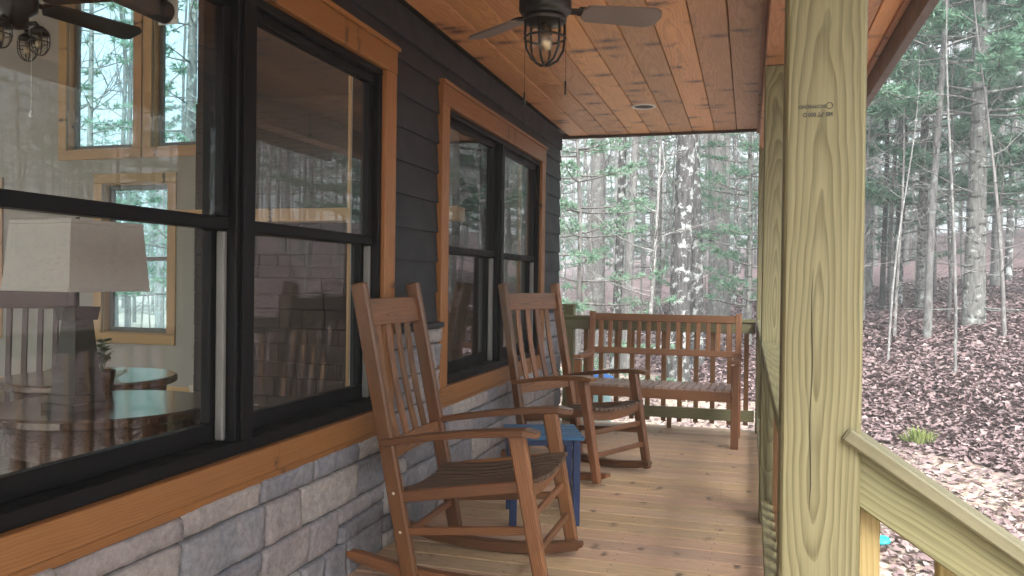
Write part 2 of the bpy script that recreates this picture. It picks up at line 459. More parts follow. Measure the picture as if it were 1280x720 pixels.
def ground_mat():
    t = NT('leaf_litter_ground')
    geo = t.n('ShaderNodeNewGeometry').outputs['Position']
    x, y, z = t.sep(geo)[0:3]
    warp = t.noise(geo, 9, 3)
    wv = t.vmath('ADD', geo, t.comb(t.math('MULTIPLY', warp, .16), t.math('MULTIPLY', t.noise(geo, 13, 2), .12), 0))
    v1 = t.n('ShaderNodeTexVoronoi'); t.put(v1.inputs['Vector'], t.vmath('MULTIPLY', wv, (1, 1, .4))); v1.inputs['Scale'].default_value = 13
    v2 = t.n('ShaderNodeTexVoronoi'); t.put(v2.inputs['Vector'], t.vmath('MULTIPLY', wv, (1, 1, .4))); v2.inputs['Scale'].default_value = 27
    cell = t.sep(v1.outputs['Color'])[0]; cell2 = t.sep(v2.outputs['Color'])[1]
    f = t.math('ADD', t.math('MULTIPLY', cell, .6), t.math('MULTIPLY', cell2, .4))
    litter = t.ramp(f, [(.1, (.10, .067, .072)), (.35, (.135, .09, .095)), (.6, (.165, .113, .116)), (.8, (.195, .14, .14)), (.95, (.27, .21, .205))])
    straw = t.ramp(f, [(.12, (.24, .175, .14)), (.4, (.40, .32, .26)), (.7, (.52, .45, .37)), (.95, (.66, .6, .53))])
    s = t.math('ADD', t.math('MULTIPLY', x, .863), t.math('MULTIPLY', y, .509))
    s = t.math('ADD', s, t.math('MULTIPLY', t.math('SUBTRACT', t.noise(geo, .9, 4), .5), 2.4))
    k = t.map(s, 5.9, 7.0, 1.0, 0.0)
    bare = t.ramp(t.noise(geo, .55, 4, .6), [(.30, .5), (.5, 1.0)])
    col = t.mix(t.math('MULTIPLY', k, bare), litter, straw)
    big = t.map(t.noise(geo, .35, 4), .3, .7, .8, 1.2)
    col = t.mix(1.0, col, t.comb(big, big, big), 'MULTIPLY')
    t.bsdf(col, .85, 0, .3, t.math('ADD', f, t.math('MULTIPLY', t.noise(geo, 60, 3), .4)), .9, .03)
    return t.m
M['ground'] = ground_mat()

# ------------------------------------------------------------------ camera
H = 1.20
F = 1000.0
YAW, PITCH, ROLL = R(16.5), R(-0.49), R(0.70)
cam_d = bpy.data.cameras.new('camera'); cam = bpy.data.objects.new('camera', cam_d); COL.objects.link(cam)
cam_d.sensor_width = 36; cam_d.lens = 36 * F / 1280; cam_d.clip_start = .05; cam_d.clip_end = 900
RM = Matrix.Rotation(YAW, 4, 'Z') @ Matrix.Rotation(R(90) + PITCH, 4, 'X') @ Matrix.Rotation(ROLL, 4, 'Z')
cam.matrix_world = Matrix.Translation((0, 0, H)) @ RM
scene.camera = cam
SY, CY = math.sin(YAW), math.cos(YAW)
def at(px, d):
    """ground-plan point seen at picture column px (of 1280) at depth d"""
    u = (px - 640) / F * d
    return CY * u - SY * d, SY * u + CY * d

# ------------------------------------------------------------------ ground
def gz(x, y):
    s = .863 * x + .509 * y
    z = -.65
    if s > 6.2:
        a = s - 6.2
        z += .30 * min(a, 3.9) * min(1, a / 1.6) if a < 3.9 else .30 * 3.9
        if a > 3.9:
            b = a - 3.9
            z += .145 * min(b, 26) + .03 * max(0, b - 26)
    r = math.hypot(x, y)
    if r > 6:
        z += (mnoise.noise(Vector((x * .16, y * .16, 3.3))) * .22 + mnoise.noise(Vector((x * .5, y * .5, 9.1))) * .06) * min(1, (r - 6) / 6)
    return z
def axis(lo, hi, dense_lo, dense_hi, step):
    a = list(np.arange(dense_lo, dense_hi, step))
    x, s = dense_hi, step
    while x < hi: a.append(x); s *= 1.13; x += s
    x, s = dense_lo, step; pre = []
    while x > lo: s *= 1.13; x -= s; pre.append(x)
    return sorted(pre) + a
def build_ground():
    xs = axis(-420, 420, -14, 14, .4); ys = axis(-420, 420, 2, 34, .4)
    vs = [(x, y, gz(x, y)) for y in ys for x in xs]
    nx = len(xs)
    fs = [(j * nx + i, j * nx + i + 1, (j + 1) * nx + i + 1, (j + 1) * nx + i) for j in range(len(ys) - 1) for i in range(nx - 1)]
    b = MB(); b.add(vs, fs, r=.5, smooth=True)
    o = b.build('ground', M['ground']); tag(o, 'leaf covered ground rising into the woods beyond the porch', 'ground', kind='structure')
build_ground()

# loose fallen leaves
def build_leaves():
    N = 85000
    vs = []; fs = []; rs = []
    k = 0
    while k < N:
        q = random.random()
        if q < .62:
            px = random.uniform(1030, 1380); d = 4.8 + 17 * random.random() ** 1.25
        elif q < .92:
            px = random.uniform(660, 960); d = 7.6 + 18 * random.random() ** 1.2
        else:
            px = random.uniform(1000, 2300); d = random.uniform(4.5, 16)
        x, y = at(px, d)
        if x < .9 and y < 7.0: continue
        s = .863 * x + .509 * y
        if s < 6.5 + mnoise.noise(Vector((x * .7, y * .7, 1))) * .8 and random.random() < .90: continue
        k += 1
        z = gz(x, y)
        L = random.uniform(.024, .05) * (1 + .02 * d); W = L * random.uniform(.45, .75)
        an = random.uniform(0, 2 * PI); ti = random.gauss(0, .38); t2 = random.gauss(0, .38)
        ax = Vector((math.cos(an), math.sin(an), math.sin(ti))); ay = Vector((-math.sin(an), math.cos(an), math.sin(t2)))
        c = Vector((x, y, z + .012 + random.random() * .025)); cu = random.uniform(-.35, .5) * L
        p = [c - ax * L, c - ay * W + Vector((0, 0, cu)), c + ax * L, c + ay * W + Vector((0, 0, cu)), c]
        o = len(vs); vs += [tuple(v) for v in p]
        fs += [(o, o + 1, o + 4), (o + 1, o + 2, o + 4), (o + 2, o + 3, o + 4), (o + 3, o, o + 4)]
        r = random.random() ** 1.15
        if s < 6.3: r = min(1, r * .6 + .42)
        rs += [r] * 5
    b = MB(); b.v = vs; b.f = fs; b.g = vs; b.r = rs; b.s = [False] * len(fs)
    o = b.build('fallen_leaves', M['leaf']); tag(o, 'purplish brown dead leaves lying all over the slope', 'leaves', kind='stuff')
build_leaves()

# ------------------------------------------------------------------ house
PY0, PY1 = -3.2, 6.90
WX = -1.57            # porch wall face
Y0, Y1 = -.6, 6.74   # house ends; unseen south end pulled in to brighten the room
HX0 = -10.1
house = thing('house', 'dark sided house with stone base and orange wood window trim beside the porch', 'house')
EAVE, RIDGE, RX = 2.75, 4.95, -5.84
OPEN_Z0, OPEN_Z1 = .63, 2.13
WIN = [(1.25, 3.24), (4.02, 6.02)]        # openings along y, each two units
TR = .105
def cells(u0, u1, z0, z1, holes):
    us = sorted({u0, u1, *[h[0] for h in holes], *[h[1] for h in holes]})
    out = []
    for a, b in zip(us[:-1], us[1:]):
        if b <= u0 or a >= u1: continue
        cuts = sorted((max(h[2], z0), min(h[3], z1)) for h in holes if h[0] <= a and h[1] >= b and min(h[3], z1) > max(h[2], z0))
        z = z0
        for c0, c1 in cuts:
            if c0 > z: out.append((a, b, z, c0))
            z = max(z, c1)
        if z < z1: out.append((a, b, z, z1))
    return out
holes_p = [(a, b, OPEN_Z0, OPEN_Z1) for a, b in WIN]
# wall core with interior face (the part seen from the rooms is painted)
core = MB()
for a, b, z0, z1 in cells(Y0, Y1 - .01, -.02, EAVE, holes_p):
    core.box(WX - .15, WX - .035, a, b, z0, z1, 0)
core.build('interior_wall', M['wallpaint'], house)
# end wall (with its upper pair of windows) and unseen south and west walls, their windows added to light the room
def ztop(x):
    return EAVE + (RIDGE - EAVE) * (1 - abs(x - RX) / (RX - HX0 + .0))
def gable_wall(y0, y1, holes, x0, x1):
    b = MB()
    us = sorted({x0, x1, RX, *[h[0] for h in holes], *[h[1] for h in holes]})
    for a, c in zip(us[:-1], us[1:]):
        cuts = sorted((h[2], h[3]) for h in holes if h[0] <= a and h[1] >= c)
        z = -.02
        for c0, c1 in cuts:
            if c0 > z: b.prism([(a, y0, z), (c, y0, z), (c, y0, c0), (a, y0, c0)], (0, y1 - y0, 0))
            z = c1
        b.prism([(a, y0, z), (c, y0, z), (c, y0, ztop(c)), (a, y0, ztop(a))], (0, y1 - y0, 0))
    return b
XI = WX - .15
end_holes = [(-6.27, -5.48, .63, 2.13), (-8.45, -7.66, .63, 2.13), (-6.73, -5.90, 2.48, 4.15), (-5.68, -4.86, 2.48, 4.15)]
gable_wall(6.58, 6.70, end_holes, HX0, XI).build('interior_wall', M['wallpaint'], house)
added_south_holes = [(-9.8, -7.95, .1, 2.85), (-7.8, -5.95, .1, 3.85), (-5.75, -3.9, .1, 3.85), (-3.75, -1.95, .1, 2.85)]
gable_wall(Y0, Y0 + .12, added_south_holes, HX0, XI).build('interior_wall', M['wallpaint'], house)
added_west_holes = [(-.2, 2.0, .15, 2.55), (2.25, 4.2, .15, 2.55), (4.45, 6.35, .15, 2.55)]
wb = MB()
for a, b, z0, z1 in cells(Y0 + .12, 6.58, -.02, EAVE, added_west_holes): wb.box(HX0, HX0 + .12, a, b, z0, z1, 0)
wb.build('interior_wall', M['wallpaint'], house)
# floor and vault
fb = MB()
x = HX0 + .12
while x < XI - .01:
    fb.box(x, min(x + .128, XI), Y0 + .12, 6.58, -.10, .0, .001); x += .13
fb.build('interior_floor', M['infloor'], house)
vb = MB()
vb.prism([(HX0 - .4, Y0 - .3, ztop(HX0) - .2), (RX, Y0 - .3, RIDGE), (RX, Y0 - .3, RIDGE + .05), (HX0 - .4, Y0 - .3, ztop(HX0) - .15)], (0, 8.0, 0))
vb.prism([(RX, Y0 - .3, RIDGE), (XI + .1, Y0 - .3, ztop(XI + .1)), (XI + .1, Y0 - .3, ztop(XI + .1) + .05), (RX, Y0 - .3, RIDGE + .05)], (0, 8.0, 0))
vb.build('interior_ceiling', M['ceilpaint'], house)
rb = MB()
rb.prism([(HX0 - .6, Y0 - .4, ztop(HX0) - .24), (RX, Y0 - .4, RIDGE + .07), (RX, Y0 - .4, RIDGE + .2), (HX0 - .6, Y0 - .4, ztop(HX0) - .12)], (0, 8.2, 0))
rb.prism([(RX, Y0 - .4, RIDGE + .07), (XI + .1, Y0 - .4, ztop(XI) + .04), (XI + .1, Y0 - .4, ztop(XI) + .16), (RX, Y0 - .4, RIDGE + .2)], (0, 8.2, 0))
rb.prism([(XI + .101, PY0 - .05, 2.70), (.80, PY0 - .05, 2.54), (.80, PY0 - .05, 2.58), (XI + .101, PY0 - .05, 2.80)], (0, 10.2, 0))
rb.build('roof', M['roof'], house)  # unseen slabs, added to block sky light over porch and room
bb = MB()
bb.box(XI - .018, XI - .0, Y0 + .2, 6.56, .005, .125, .002); bb.box(HX0 + .2, XI - .02, 6.562, 6.578, .005, .125, .002)
bb.build('baseboard', M['intrim'], house)

# stone chimney breast with a timber mantel at the end wall
M['redstone'] = plain('reddish_stone', (.045, .032, .029), .85, var=.3, scale=14, bstr=.5)
ch = MB(); zz = .0
pn = MB(); pn.box(-4.66, -2.2, 5.93, 5.949, 1.78, 2.72, .003); pn.build('overmantel_panel', M['dark_wood'], house)
ch.prism([(-4.66, 5.95, -.01), (-2.2, 5.95, -.01), (-2.2, 5.95, ztop(-2.2) - .01), (-4.66, 5.95, ztop(-4.66) - .01)], (0, .625, 0))
while zz < 1.655:
    hh = random.choice([.10, .13, .16]); x = -4.66
    while x < -2.24:
        ww = min(random.uniform(.16, .42), -2.2 - x)
        top = min(zz + hh, ztop(x + ww) - .02)
        if top - zz > .03: ch.box(x + .001, x + ww - .001, 5.92 + random.uniform(0, .008), 5.949, zz + .001, top - .001, .006)
        x += ww
    zz += hh
ch.build('chimney_breast', M['redstone'], house)
mt_ = MB(); mt_.box(-4.72, -2.14, 5.72, 5.905, 1.66, 1.77, .006); mt_.build('mantel', M['intrim'], house)
# lap siding
sid = MB()
STONE_TOP = .955
exp = .155; z = STONE_TOP + .03; row = 0
tr_holes = [(a - TR, b + TR, OPEN_Z0 - TR, OPEN_Z1 + TR) for a, b in WIN]
while z < 2.34:
    zt = min(z + exp + .012, 2.36)
    segs = [(Y0, Y1)]
    for h in tr_holes:
        if h[3] > z + .03:
            ns = []
            for a, b in segs:
                if h[0] > a: ns.append((a, min(b, h[0])))
                if h[1] < b: ns.append((max(a, h[1]), b))
            segs = [q for q in ns if q[1] - q[0] > .01]
    for a, b in segs:
        p = [(WX - .034, a, z), (WX + .004, a, z), (WX - .010, a, zt), (WX - .034, a, zt)]
        sid.prism(p, (0, b - a, 0), g=[(0, q[2] - z, q[0]) for q in p] + [(b - a, q[2] - z, q[0]) for q in p])
    z += exp; row += 1
sid.build('siding', M['siding'], house)
fz = MB(); fz.box(WX - .034, WX + .010, Y0, Y1 + .004, 2.335, 2.478, .002); fz.build('frieze_board', M['frieze'], house)
# gable end cladding outside the end wall
gable_wall(6.702, 6.738, end_holes, HX0, WX - .036).build('gable_siding', M['siding'], house)
# stone veneer
def build_stone():
    mo = MB()
    for a, b, z0, z1 in cells(Y0, Y1, -.02, STONE_TOP, tr_holes): mo.box(WX - .034, WX + .006, a, b, z0, z1, 0)
    mo.build('mortar_bed', M['mortar'], house)
    st = MB()
    z = -.01
    while z < STONE_TOP - .03:
        hgt = min(random.choice([.105, .12, .135, .15]), STONE_TOP - z)
        if STONE_TOP - z - hgt < .05: hgt = STONE_TOP - z
        y = Y0 + random.uniform(0, .2) - .2
        while y < Y1:
            w = random.choice([.19, .24, .29, .35, .42]) * random.uniform(.9, 1.1)
            subs = [(z, hgt)]
            if hgt > .125 and random.random() < .18: subs = [(z, hgt * .5), (z + hgt * .5, hgt * .5)]
            for sz, sh in subs:
                a, b = max(y, Y0), min(y + w, Y1)
                if b - a < .04: continue
                for (ca, cb, c0, c1) in cells(a, b, sz, sz + sh, tr_holes):
                    if cb - ca > .03 and c1 - c0 > .025: stone(st, ca, cb, c0, c1)
            y += w
        z += hgt
    st.build('stone_veneer', M['stone'], house)
def stone(st, a, b, z0, z1):
    g = .004; a += g; b -= g; z0 += g; z1 -= g
    nu = max(4, int((b - a) / .018)) + 2; nv = max(3, int((z1 - z0) / .018)) + 2
    base = random.uniform(.022, .032); tu = random.uniform(-.03, .03); tv = random.uniform(-.05, .05)
    sd = random.uniform(0, 100); vs = []; fs = []
    for j in range(nv + 1):
        for i in range(nu + 1):
            ui = min(max((i - 1) / (nu - 2), 0), 1); vj = min(max((j - 1) / (nv - 2), 0), 1)
            u = a + .005 + (b - a - .01) * ui + (-.005 if i == 0 else .005 if i == nu else 0)
            v = z0 + .005 + (z1 - z0 - .01) * vj + (-.005 if j == 0 else .005 if j == nv else 0)
            e = min(i, nu - i, j, nv - j)
            d = base + (u - (a + b) / 2) * tu + (v - (z0 + z1) / 2) * tv
            n = mnoise.noise(Vector((u * 9, v * 9, sd))) * .008 + mnoise.noise(Vector((u * 24, v * 24, sd))) * .007 + mnoise.noise(Vector((u * 60, v * 60, sd))) * .004
            d += n
            if e == 0:
                d = d * .42
                u += mnoise.noise(Vector((v * 22, sd, 1))) * .003; v += mnoise.noise(Vector((u * 22, sd, 5))) * .003
            vs.append((WX + max(d, .009), u, v))
    n0 = len(vs); W = nu + 1
    for j in range(nv):
        for i in range(nu): fs.append((j * W + i, j * W + i + 1, (j + 1) * W + i + 1, (j + 1) * W + i))
    ring = [i for i in range(W)] + [j * W + nu for j in range(1, nv + 1)] + [nv * W + i for i in range(nu - 1, -1, -1)] + [j * W for j in range(nv - 1, 0, -1)]
    for i in ring: vs.append((WX + .004, vs[i][1], vs[i][2]))
    m = len(ring)
    for k in range(m): fs.append((ring[(k + 1) % m], ring[k], n0 + k, n0 + (k + 1) % m))
    st.add(vs, fs, smooth=True)
build_stone()
for a, b, z0, z1 in cells(Y0, Y1 + .01, STONE_TOP, STONE_TOP + .028, tr_holes): lb = MB(); lb.box(WX - .03, WX + .045, a, b, z0, z1, .003); lb.build('stone_cap', M['frieze'], house)

# porch windows (trim, frame, sashes, panes, jamb liners)
def porch_window(a, b):
    w = bpy.data.objects.new('window', None); COL.objects.link(w); w.parent = house
    xo = WX + .026
    t = MB()
    t.box(WX - .03, xo, a - TR, b + TR, OPEN_Z1, OPEN_Z1 + TR, .003)
    t.box(WX - .03, xo, a - TR, b + TR, OPEN_Z0 - .088, OPEN_Z0, .003)
    t.box(WX - .03, xo - .003, a - TR, a, OPEN_Z0 + .001, OPEN_Z1 - .001, .003)
    t.box(WX - .03, xo - .003, b, b + TR, OPEN_Z0 + .001, OPEN_Z1 - .001, .003)
    t.build('window_trim', M['trim'], w)
    t2 = MB(); t2.box(WX - .03, xo - .008, a - TR, b + TR, OPEN_Z0 - .118, OPEN_Z0 - .0885, .003); t2.build('drip_ledge', M['trim'], w); t2 = MB()
    t2.box(WX - .03, xo + .012, a - TR - .01, b + TR + .01, OPEN_Z1 + TR + .001, OPEN_Z1 + TR + .02, .002)
    t2.build('drip_cap', M['trim'], w)
    it = MB()
    xi = XI - .018
    it.box(xi, XI - .001, a - .09, b + .09, OPEN_Z1, OPEN_Z1 + .09, .003); it.box(xi, XI - .001, a - .09, b + .09, OPEN_Z0 - .09, OPEN_Z0, .003)
    it.box(xi, XI - .001, a - .09, a, OPEN_Z0 + .001, OPEN_Z1 - .001, .003); it.box(xi, XI - .001, b, b + .09, OPEN_Z0 + .001, OPEN_Z1 - .001, .003)
    it.build('interior_casing', M['intrim'], w)
    mul = .10
    mid = (a + b) / 2
    fr = MB()
    x0, x1 = WX - .13, WX + .004
    e = .032
    fr.box(x0, x1, a + .002, b - .002, OPEN_Z0 + .002, OPEN_Z0 + .045, .003)
    fr.box(x0, x1, a + .002, b - .002, OPEN_Z1 - e, OPEN_Z1 - .002, .003)
    fr.box(x0, x1 - .002, a + .002, a + e, OPEN_Z0 + .046, OPEN_Z1 - e - .001, .003)
    fr.box(x0, x1 - .002, b - e, b - .002, OPEN_Z0 + .046, OPEN_Z1 - e - .001, .003)
    fr.box(x0, x1 - .001, mid - mul / 2, mid + mul / 2, OPEN_Z0 + .046, OPEN_Z1 - e - .001, .003)
    fr.box(x1, x1 + .012, mid - .03, mid + .03, OPEN_Z0 + .047, OPEN_Z1 - e - .002, .002)
    fr.build('window_frame', M['black'], w)
    zm = 1.372
    for (u0, u1) in ((a + e, mid - mul / 2), (mid + mul / 2, b - e)):
        for nm, zz0, zz1, xx in (('upper_sash', zm - .02, OPEN_Z1 - e, WX - .022), ('lower_sash', OPEN_Z0 + .045, zm + .022, WX - .062)):
            s = MB(); k = .042; bot = .06 if nm == 'lower_sash' else .04
            s.box(xx - .036, xx, u0 + .002, u1 - .002, zz0, zz0 + bot, .004); s.box(xx - .036, xx, u0 + .002, u1 - .002, zz1 - .04, zz1 - .001, .004)
            s.box(xx - .036, xx - .001, u0 + .002, u0 + k, zz0 + bot, zz1 - .041, .004); s.box(xx - .036, xx - .001, u1 - k, u1 - .002, zz0 + bot, zz1 - .041, .004)
            s.build(nm, M['black'], w)
            p = MB(); p.box(xx - .020, xx - .015, u0 + k - .004, u1 - k + .004, zz0 + bot - .004, zz1 - .037, 0)
            p.build('pane', M['glass'], w)
        j = MB()
        j.box(WX - .060, WX - .030, u1 - .02, u1 - .0005, OPEN_Z0 + .05, zm - .024, .004)
        j.build('jamb_liner', M['liner'], w)
    return w
for a, b in WIN: porch_window(a, b)

# end windows, plus unseen south and west ones added to bring in sky light
def flat_window(u0, u1, z0, z1, wall, inside, axis_, rail=True):
    """wall=(c0,c1) thickness range; inside=-1/+1 side of the room along that axis"""
    w = bpy.data.objects.new('window', None); COL.objects.link(w); w.parent = house
    def bx(m, c0, c1, a, b, q0, q1, bev=.003):
        if axis_ == 'y': m.box(a, b, min(c0, c1), max(c0, c1), q0, q1, bev)
        else: m.box(min(c0, c1), max(c0, c1), a, b, q0, q1, bev)
    ci = wall[0] if inside < 0 else wall[1]
    t = MB(); c = .1
    s = inside
    bx(t, ci + s * .001, ci + s * .02, u0 - c, u1 + c, z1, z1 + c); bx(t, ci + s * .001, ci + s * .02, u0 - c, u1 + c, z0 - c, z0)
    bx(t, ci + s * .001, ci + s * .018, u0 - c, u0, z0 + .001, z1 - .001); bx(t, ci + s * .001, ci + s * .018, u1, u1 + c, z0 + .001, z1 - .001)
    e = .012
    bx(t, wall[0] + .01, wall[1] - .01, u0 + .001, u0 + e, z0 + e, z1 - e); bx(t, wall[0] + .01, wall[1] - .01, u1 - e, u1 - .001, z0 + e, z1 - e)
    bx(t, wall[0] + .01, wall[1] - .01, u0 + .001, u1 - .001, z0 + .001, z0 + e); bx(t, wall[0] + .01, wall[1] - .01, u0 + .001, u1 - .001, z1 - e, z1 - .001)
    t.build('window_trim', M['intrim'], w)
    m = (wall[0] + wall[1]) / 2 - s * .02
    f = MB(); k = .045
    bx(f, m - .02, m + .02, u0 + e, u1 - e, z0 + e, z0 + e + k); bx(f, m - .02, m + .02, u0 + e, u1 - e, z1 - e - k, z1 - e)
    bx(f, m - .019, m + .019, u0 + e, u0 + e + k, z0 + e + k, z1 - e - k); bx(f, m - .019, m + .019, u1 - e - k, u1 - e, z0 + e + k, z1 - e - k)
    if rail: bx(f, m - .019, m + .019, u0 + e + k, u1 - e - k, (z0 + z1) / 2 - .02, (z0 + z1) / 2 + .02)
    f.build('window_frame', M['liner'], w)
    p = MB(); bx(p, m - .003, m + .003, u0 + .05, u1 - .05, z0 + .05, z1 - .05, 0); p.build('pane', M['tinted'] if wall[0] > 6 else M['glass'], w)
for i, h in enumerate(end_holes): flat_window(*h, (6.58, 6.738), -1, 'y', i < 2)
for h in added_south_holes: flat_window(*h, (Y0, Y0 + .12), 1, 'y', False)
for h in added_west_holes: flat_window(*h, (HX0, HX0 + .12), 1, 'x', True)

# porch roof: ceiling boards, beam, soffit, fascia
CZ = 2.48; PY0, PY1 = -3.2, 6.90
BX0, BX1 = .062, .202
cb = MB(); x = BX0 - .178; 
y_joints = [PY0, PY1]
xs = []
while x > WX - .03: xs.append(x); x -= .1775
for i, x in enumerate(xs):
    x0 = max(x, WX - .02)
    j = random.uniform(-2.4, 2.0) + (3.4 if i % 3 == 1 else 0)
    for a, b in ((PY0, j), (j, PY1)):
        cb.box(x0 + .0022, x + .1753, a + .0008, b - .0008, CZ, CZ + .02, .004)
bk = MB(); bk.box(WX - .03, .66, PY0, PY1 - .01, CZ + .0205, CZ + .034, 0)
x = BX1 + .003
while x < .66:
    cb.box(x + .0022, min(x + .1753, .665), PY0, PY1, CZ - .0, CZ + .02, .004); x += .1775
cb.build('porch_ceiling', M['ceil'], house)
bk.build('ceiling_backing', M['dark'], house)
bm = MB(); bm.box(BX0, BX1, PY0, 6.86, 2.29, CZ - .001, .004)
bm.box(BX0 - .02, BX0 - .001, PY0, 6.86, CZ - .045, CZ - .001, .002)
bm.build('porch_beam', M['beam'], house)
fa = MB(); fa.box(.668, .712, PY0 - .05, PY1 + .03, 2.335, CZ + .055, .003)
fa.box(WX - .03, .666, PY1 + .001, PY1 + .03, CZ - .022, CZ + .045, .003)
fa.build('fascia', M['fascia'], house)
ft = MB(); ft.box(.640, .667, PY0, PY1 - .001, CZ - .028, CZ - .001, .003); ft.build('soffit_trim', M['beam'], house)

# recessed light
def recessed_light(x, y, label):
    t = thing('recessed_light', label, 'light', (x, y, CZ))
    m = MB(); m.lathe([(.070, -.002), (.074, -.009), (.084, -.008), (.089, -.004), (.089, .0)], 32, cap=False); m.build('trim_ring', M['white'], t)
    m = MB(); m.lathe([(.0, -.0015), (.071, -.0018), (.071, -.0005)], 32); m.build('baffle', M['dark'], t)
recessed_light(-.75, 5.84, 'small round recessed light in the orange plank porch ceiling')

# ------------------------------------------------------------------ deck
dk = MB(); y = 6.845
while y > -3.0:
    dk.box(WX + .002, .205, y - .1360, y, -.026, 0, .003); y -= .1435
o = dk.build('porch_deck', M['deck']); tag(o, 'tan wooden deck boards running across the porch', 'deck', kind='structure')
sc = MB(); y = 6.845
while y > .6:
    for xx in np.arange(-1.36, .2, .406):
        for yy in (y - .030, y - .106):
            px_, py_ = xx + random.gauss(0, .006), yy + random.gauss(0, .003)
            sc.add([(px_ + .0042 * math.cos(k * PI / 4), py_ + .0042 * math.sin(k * PI / 4), .0006) for k in range(8)], [tuple(range(8))])
    y -= .1435
o = sc.build('deck_screw_heads', M['dark']); tag(o, 'small dark screw heads along the deck boards', 'screws', kind='structure')
js = MB()
js.box(WX + .01, .17, 6.80, 6.838, -.25, -.028, .003); js.box(.172, .2, -3, 6.838, -.25, -.028, .003)
for yy in (-2.4, 1.4, 4.2, 6.7): js.box(.06, .17, yy - .07, yy + .07, -1.1, -.027, .003)
y = -2.8
while y < 6.7: js.box(WX + .01, .17, y, y + .038, -.22, -.028, 0); y += .4064
o = js.build('porch_framing', M['pt']); tag(o, 'pale wooden rim boards and stub posts under the porch deck', 'deck framing', kind='structure')

# ------------------------------------------------------------------ posts
PB = 2.289
def post(y, label, w=.14):
    t = thing('porch_post', label, 'post', ((BX0 + BX1) / 2 + .0, y, 0))
    m = MB(); 
    m.bar((0, 0, 0.0), (0, 0, PB), w, w, (0, 1, 0), .005, r=.305)
    m.build('post_body', M['ptpost'], t)
    return t
near_post = post(1.66, 'thick pale green treated wooden post with an ink grade stamp near its top')
post(4.25, 'treated wooden post standing under the beam just behind the stamped post')
post(6.77, 'treated wooden corner post at the far end of the porch rail')
# ink stamp on the near post (turned upside down, as on the lumber)
def text_part(s, size, loc, parent, squash=1.0):
    cu = bpy.data.curves.new('stamp', 'FONT'); cu.body = s; cu.size = size; cu.align_x = 'CENTER'; cu.extrude = .0002; cu.offset = .0004
    tmp = bpy.data.objects.new('tmp', cu); COL.objects.link(tmp)
    dg = bpy.context.evaluated_depsgraph_get()
    me = bpy.data.meshes.new_from_object(tmp.evaluated_get(dg))
    bpy.data.objects.remove(tmp)
    me.materials.clear(); me.materials.append(M['ink'])
    # letters face -y and stand on their heads
    mt = Matrix.Translation(loc) @ Matrix(((-1, 0, 0, 0), (0, 0, -1, 0), (0, -1, 0, 0), (0, 0, 0, 1))) @ Matrix.Diagonal((1, squash, 1, 1))
    me.transform(mt)
    o = bpy.data.objects.new('grade_stamp', me); COL.objects.link(o); o.parent = parent
    return o
fy = -.0706
text_part('DCTBBECHO', .0080, (-.024, fy, 1.5345), near_post, 1.0)
text_part('M8 .PT 000 D', .0092, (-.014, fy, 1.5205), near_post, 1.15)
cr = MB()
cpts = [(-.018 + .0015 * math.sin(k * 1.3), -.0705, .78 + k * .045) for k in range(11)]
cr.tube(cpts, [.0002] + [.0008] * 9 + [.0002], 4); cr.build('drying_crack', M['dark'], near_post)
rg = MB(); rg.tube([(.0065 + .0054 * math.cos(t), fy, 1.5325 + .0058 * math.sin(t)) for t in np.linspace(0, 2 * PI, 20)], .0008, 4)
rg.build('grade_stamp', M['ink'], near_post)

# ------------------------------------------------------------------ railings
def railing_y(y0, y1, label):
    """side railing along y at x .06-.14"""
    t = thing('porch_railing', label, 'railing', (.115, (y0 + y1) / 2, 0))
    L = (y1 - y0) / 2
    m = MB(); m.box(-.055, .085, -L, L, .888, .914, .004); m.build('cap_rail', M['pt'], t)
    m = MB(); m.box(-.03, .008, -L, L, .799, .887, .003); m.build('top_rail', M['pt'], t)
    m = MB(); m.box(-.045, .03, -L, L, .085, .123, .003); m.build('bottom_rail', M['pt'], t)
    n = int(2 * L / .14)
    for i in range(n):
        y = -L + (i + .5) * 2 * L / n
        m = MB(); m.box(.009, .047, y - .019, y + .019, .06, .886, .003); m.build('baluster', M['baluster'], t)
railing_y(4.325, 6.695, 'side porch railing from the second post to the far corner')
railing_y(1.735, 4.175, 'side porch railing between the two nearest posts')
railing_y(-2.9, -.35, 'side porch railing behind the stair opening')
t = thing('porch_railing', 'end porch railing with brown balusters behind the wooden bench', 'railing', (-.74, 6.77, 0))
x0, x1 = WX + .035 + .74, .054 + .74
m = MB(); m.box(x0, x1, -.07, .07, .888, .914, .004); m.build('cap_rail', M['pt'], t)
m = MB(); m.box(x0, x1, -.05, -.012, .799, .8875, .003); m.build('top_rail', M['pt'], t)
m = MB(); m.box(x0, x1, -.05, -.012, .085, .175, .003); m.build('bottom_rail', M['pt'], t)
n = 12
for i in range(n):
    xx = x0 + (i + .5) * (x1 - x0) / n
    m = MB(); m.box(xx - .019, xx + .019, -.0115, .0265, .05, .886, .003); m.build('baluster', M['baluster'], t)
m = MB(); m.box(.10, .138, -.048, -.013, 0, .084, .003); m.build('rail_block', M['baluster'], t)
t = thing('rail_newel', 'short capped wooden newel where the end railing meets the house wall', 'post', (WX + .085, 6.77, 0))
m = MB(); m.box(-.045, .045, -.045, .045, 0, .985, .004); m.build('newel_body', M['pt'], t)
m = MB(); m.box(-.055, .055, -.055, .055, .986, 1.01, .006); m.build('newel_cap', M['pt'], t)

